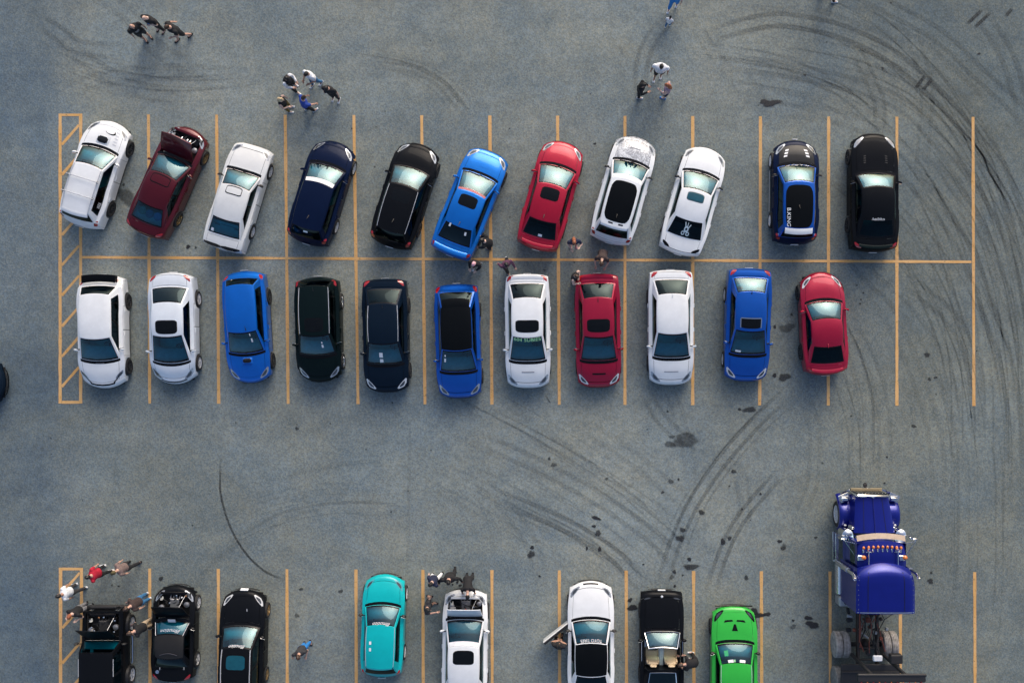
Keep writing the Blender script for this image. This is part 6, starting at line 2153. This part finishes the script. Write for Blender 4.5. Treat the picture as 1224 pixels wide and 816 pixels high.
JOBS = []
def finish_people():
    bpy.context.view_layer.update()
    dg = bpy.context.evaluated_depsgraph_get()
    done = [(o, bpy.data.meshes.new_from_object(o.evaluated_get(dg)), m, e) for o, m, e in JOBS]
    for o, me, m, e in done:
        o.modifiers.clear()
        me.materials.clear(); me.materials.append(m)
        if e is not None:
            bm = bmesh.new(); bm.from_mesh(me)
            vs = [bm.verts.new(v) for v in e.v]
            me.materials.append(EYE); me.materials.append(plain('lips', (.35, .13, .11), .5))
            for f, mi in zip(e.f, e.m):
                try:
                    q = bm.faces.new([vs[i] for i in f]); q.material_index = mi; q.smooth = True
                except ValueError: pass
            bm.to_mesh(me); bm.free()
        old = o.data
        o.data = me
        bpy.data.meshes.remove(old)

# three talking near the island at the top of the lot
person((176.8, 46), 140, 'bald person in black star-print t-shirt and dark shorts, arms hanging at sides', 'black', 'charcoal', 'black', 'light', None, shorts=True, printm='grey', lean=3, build_=1.1)
person((193, 36), 205, 'bald person in black t-shirt with blue print, arms folded', 'black', 'black', 'brown', 'pale', None, ('cross', 'cross'), printm='sky', build_=1.12)
person((220, 46), 225, 'dark-haired person in black t-shirt with big blue print, striding in shorts', 'black', 'black', 'black', 'light', 'brown', ('phone', 'swingb'), stride=24, shorts=True, printm='sky', lean=8, build_=1.15)
# five standing in a ring above the third bay line
person((354, 106), 120, 'person in black vest and cap with white sleeves, looking at a phone', 'white', 'black', 'white', 'light', 'black', ('phone', 'phone'), stride=12, sleeve='long', cap=True, vest='black')
person((379, 100.5), 215, 'black-haired person in loose white t-shirt and light jeans', 'white', 'jeans', 'white', 'tan', 'black', ('phone', 'phone'), stride=14)
person((402, 118), 195, 'person in long black t-shirt, cap and bright white shoes', 'black', 'black', 'white', 'light', 'black', ('down', 'down'), cap=True, lean=2, h=1.82)
person((347, 130.5), 100, 'blonde long-haired person in black top and olive trousers', 'black', 'olive', 'white', 'pale', 'blonde', ('down', 'phone'), long_hair=True, sleeve='none', h=1.68)
person((372, 131), 55, 'person in blue t-shirt holding an arm forward, dark trousers', 'blue', 'black', 'white', 'light', 'brown', ('swingf', 'reach'), lean=10, stride=10)
# three by the middle of the upper aisle
person((786, 92), 190, 'person in oversized white t-shirt and black shorts with a small dark cap', 'white', 'black', 'white', 'tan', 'black', ('down', 'down'), shorts=True, build_=1.2, h=1.8, stride=8)
person((764, 114), 95, 'person dressed all in black hoodie with white-toed shoes, hands to chest', 'black', 'black', 'white', 'light', 'black', ('phone', 'phone'), sleeve='long', long_hair=True, h=1.7)
person((794, 114.5), 285, 'ginger-haired person in mauve top and navy shorts', 'mauve', 'navy', 'sky', 'pale', 'ginger', ('phone', 'down'), shorts=True, long_hair=True, sleeve='none', h=1.66)
person((798, 31), 20, 'small child in white t-shirt', 'white', 'jeans', 'white', 'light', 'black', h=1.0, stride=10)
person((804, 9), 200, 'person in bright blue clothes beside the small child', 'sky', 'sky', 'white', 'light', 'black', ('down', 'pocket'), stride=16, h=1.72)
person((989, -1), 90, 'person in dark trousers and white shoes walking away over the tyre arcs', 'white', 'black', 'white', 'light', 'brown', ('swingf', 'swingb'), stride=26)
# between the two rows of cars
person((585, 294), 285, 'person in black reaching towards the bright blue sedan', 'black', 'black', 'grey', 'pale', 'black', ('reach', 'rest'), lean=18, sleeve='long')
person((570.5, 318), 200, 'pink-haired person in black behind the bright blue sedan', 'black', 'black', 'white', 'pale', 'pink', ('phone', 'phone'), sleeve='long', h=1.64, stride=10)
person((607, 319), 150, 'person in dark plum patterned jacket and white shoes, walking', 'plum', 'black', 'white', 'light', 'black', ('swingf', 'swingb'), stride=26, sleeve='long', printm='mauve')
person((685.5, 293), 175, 'ginger-haired person in navy top and pale shorts', 'navy', 'beige', 'pink', 'pale', 'ginger', ('face', 'phone'), shorts=True, long_hair=True, h=1.68)
person((719, 308), 190, 'person in dark top leaning forearms on the boot of the red sedan', 'brown', 'black', 'white', 'light', 'brown', ('rest', 'rest'), lean=38, nod=20)
person((687, 333), 120, 'person in black sleeveless top beside the tail of the red sedan', 'black', 'black', 'black', 'pale', 'brown', ('cross', 'face'), sleeve='none', h=1.66)
# around the off-roader
person((129, 678.5), 262, 'person in bright red t-shirt walking past the hatched island', 'red', 'black', 'white', 'light', 'black', ('swingf', 'down'), stride=14, build_=1.1)
person((160, 672), 240, 'person in taupe t-shirt and olive cap, walking', 'taupe', 'black', 'black', 'light', 'olive', ('down', 'down'), stride=18, cap=True, lean=8)
person((96, 700), 255, 'black-haired person in white t-shirt and white shoes on the hatched island', 'white', 'charcoal', 'white', 'tan', 'black', ('down', 'down'), stride=16, printm='red', lean=6)
person((107, 722), 200, 'short-haired person in black t-shirt raising both hands to the face', 'black', 'grey', 'black', 'pale', 'ginger', ('face', 'face'), lean=6)
person((176, 712.5), 240, 'person in dark brown shirt and blue jeans looking into the off-roader engine', 'brown', 'jeans', 'white', 'light', 'brown', ('down', 'rest'), lean=16, nod=25)
person((181, 742), 255, 'person in black shirt and khaki trousers between the off-roader and the roadster', 'black', 'khaki', 'brown', 'light', 'brown', ('rest', 'rest'), lean=18, nod=25)
person((368, 768), 165, 'person in charcoal t-shirt and bright jeans standing alone in an empty bay', 'charcoal', 'sky', 'black', 'light', 'brown', ('phone', 'out'), lean=8)
# round the white car with the raised hood
person((522, 686), 225, 'person in navy t-shirt with pale trousers, watching the raised hood', 'navy', 'white', 'black', 'pale', 'black', ('cross', 'down'), stride=14)
person((541, 683), 175, 'person in baggy all-black clothes in front of the raised white hood', 'black', 'black', 'black', 'light', 'black', ('out', 'out'), sleeve='long', build_=1.2, stride=10)
person((562, 690), 178, 'person in black bending over the engine of the white sedan', 'black', 'black', 'black', 'light', 'black', ('reach', 'reach'), lean=48, nod=25, sleeve='short')
person((516, 716), 100, 'person in dark shorts pointing at the white sedan', 'charcoal', 'black', 'black', 'light', 'black', ('down', 'rest'), shorts=True, stride=12)
# at the open door and the open-top car
person((668, 760), 10, 'dark-haired person standing inside the open door of the white coupe', 'black', 'black', 'black', 'tan', 'black', ('cross', 'cross'), lean=4)
person((823, 783), 272, 'person in black leaning into the open-top car', 'black', 'black', 'white', 'light', 'brown', ('reach', 'rest'), lean=56, nod=10)
finish_people()
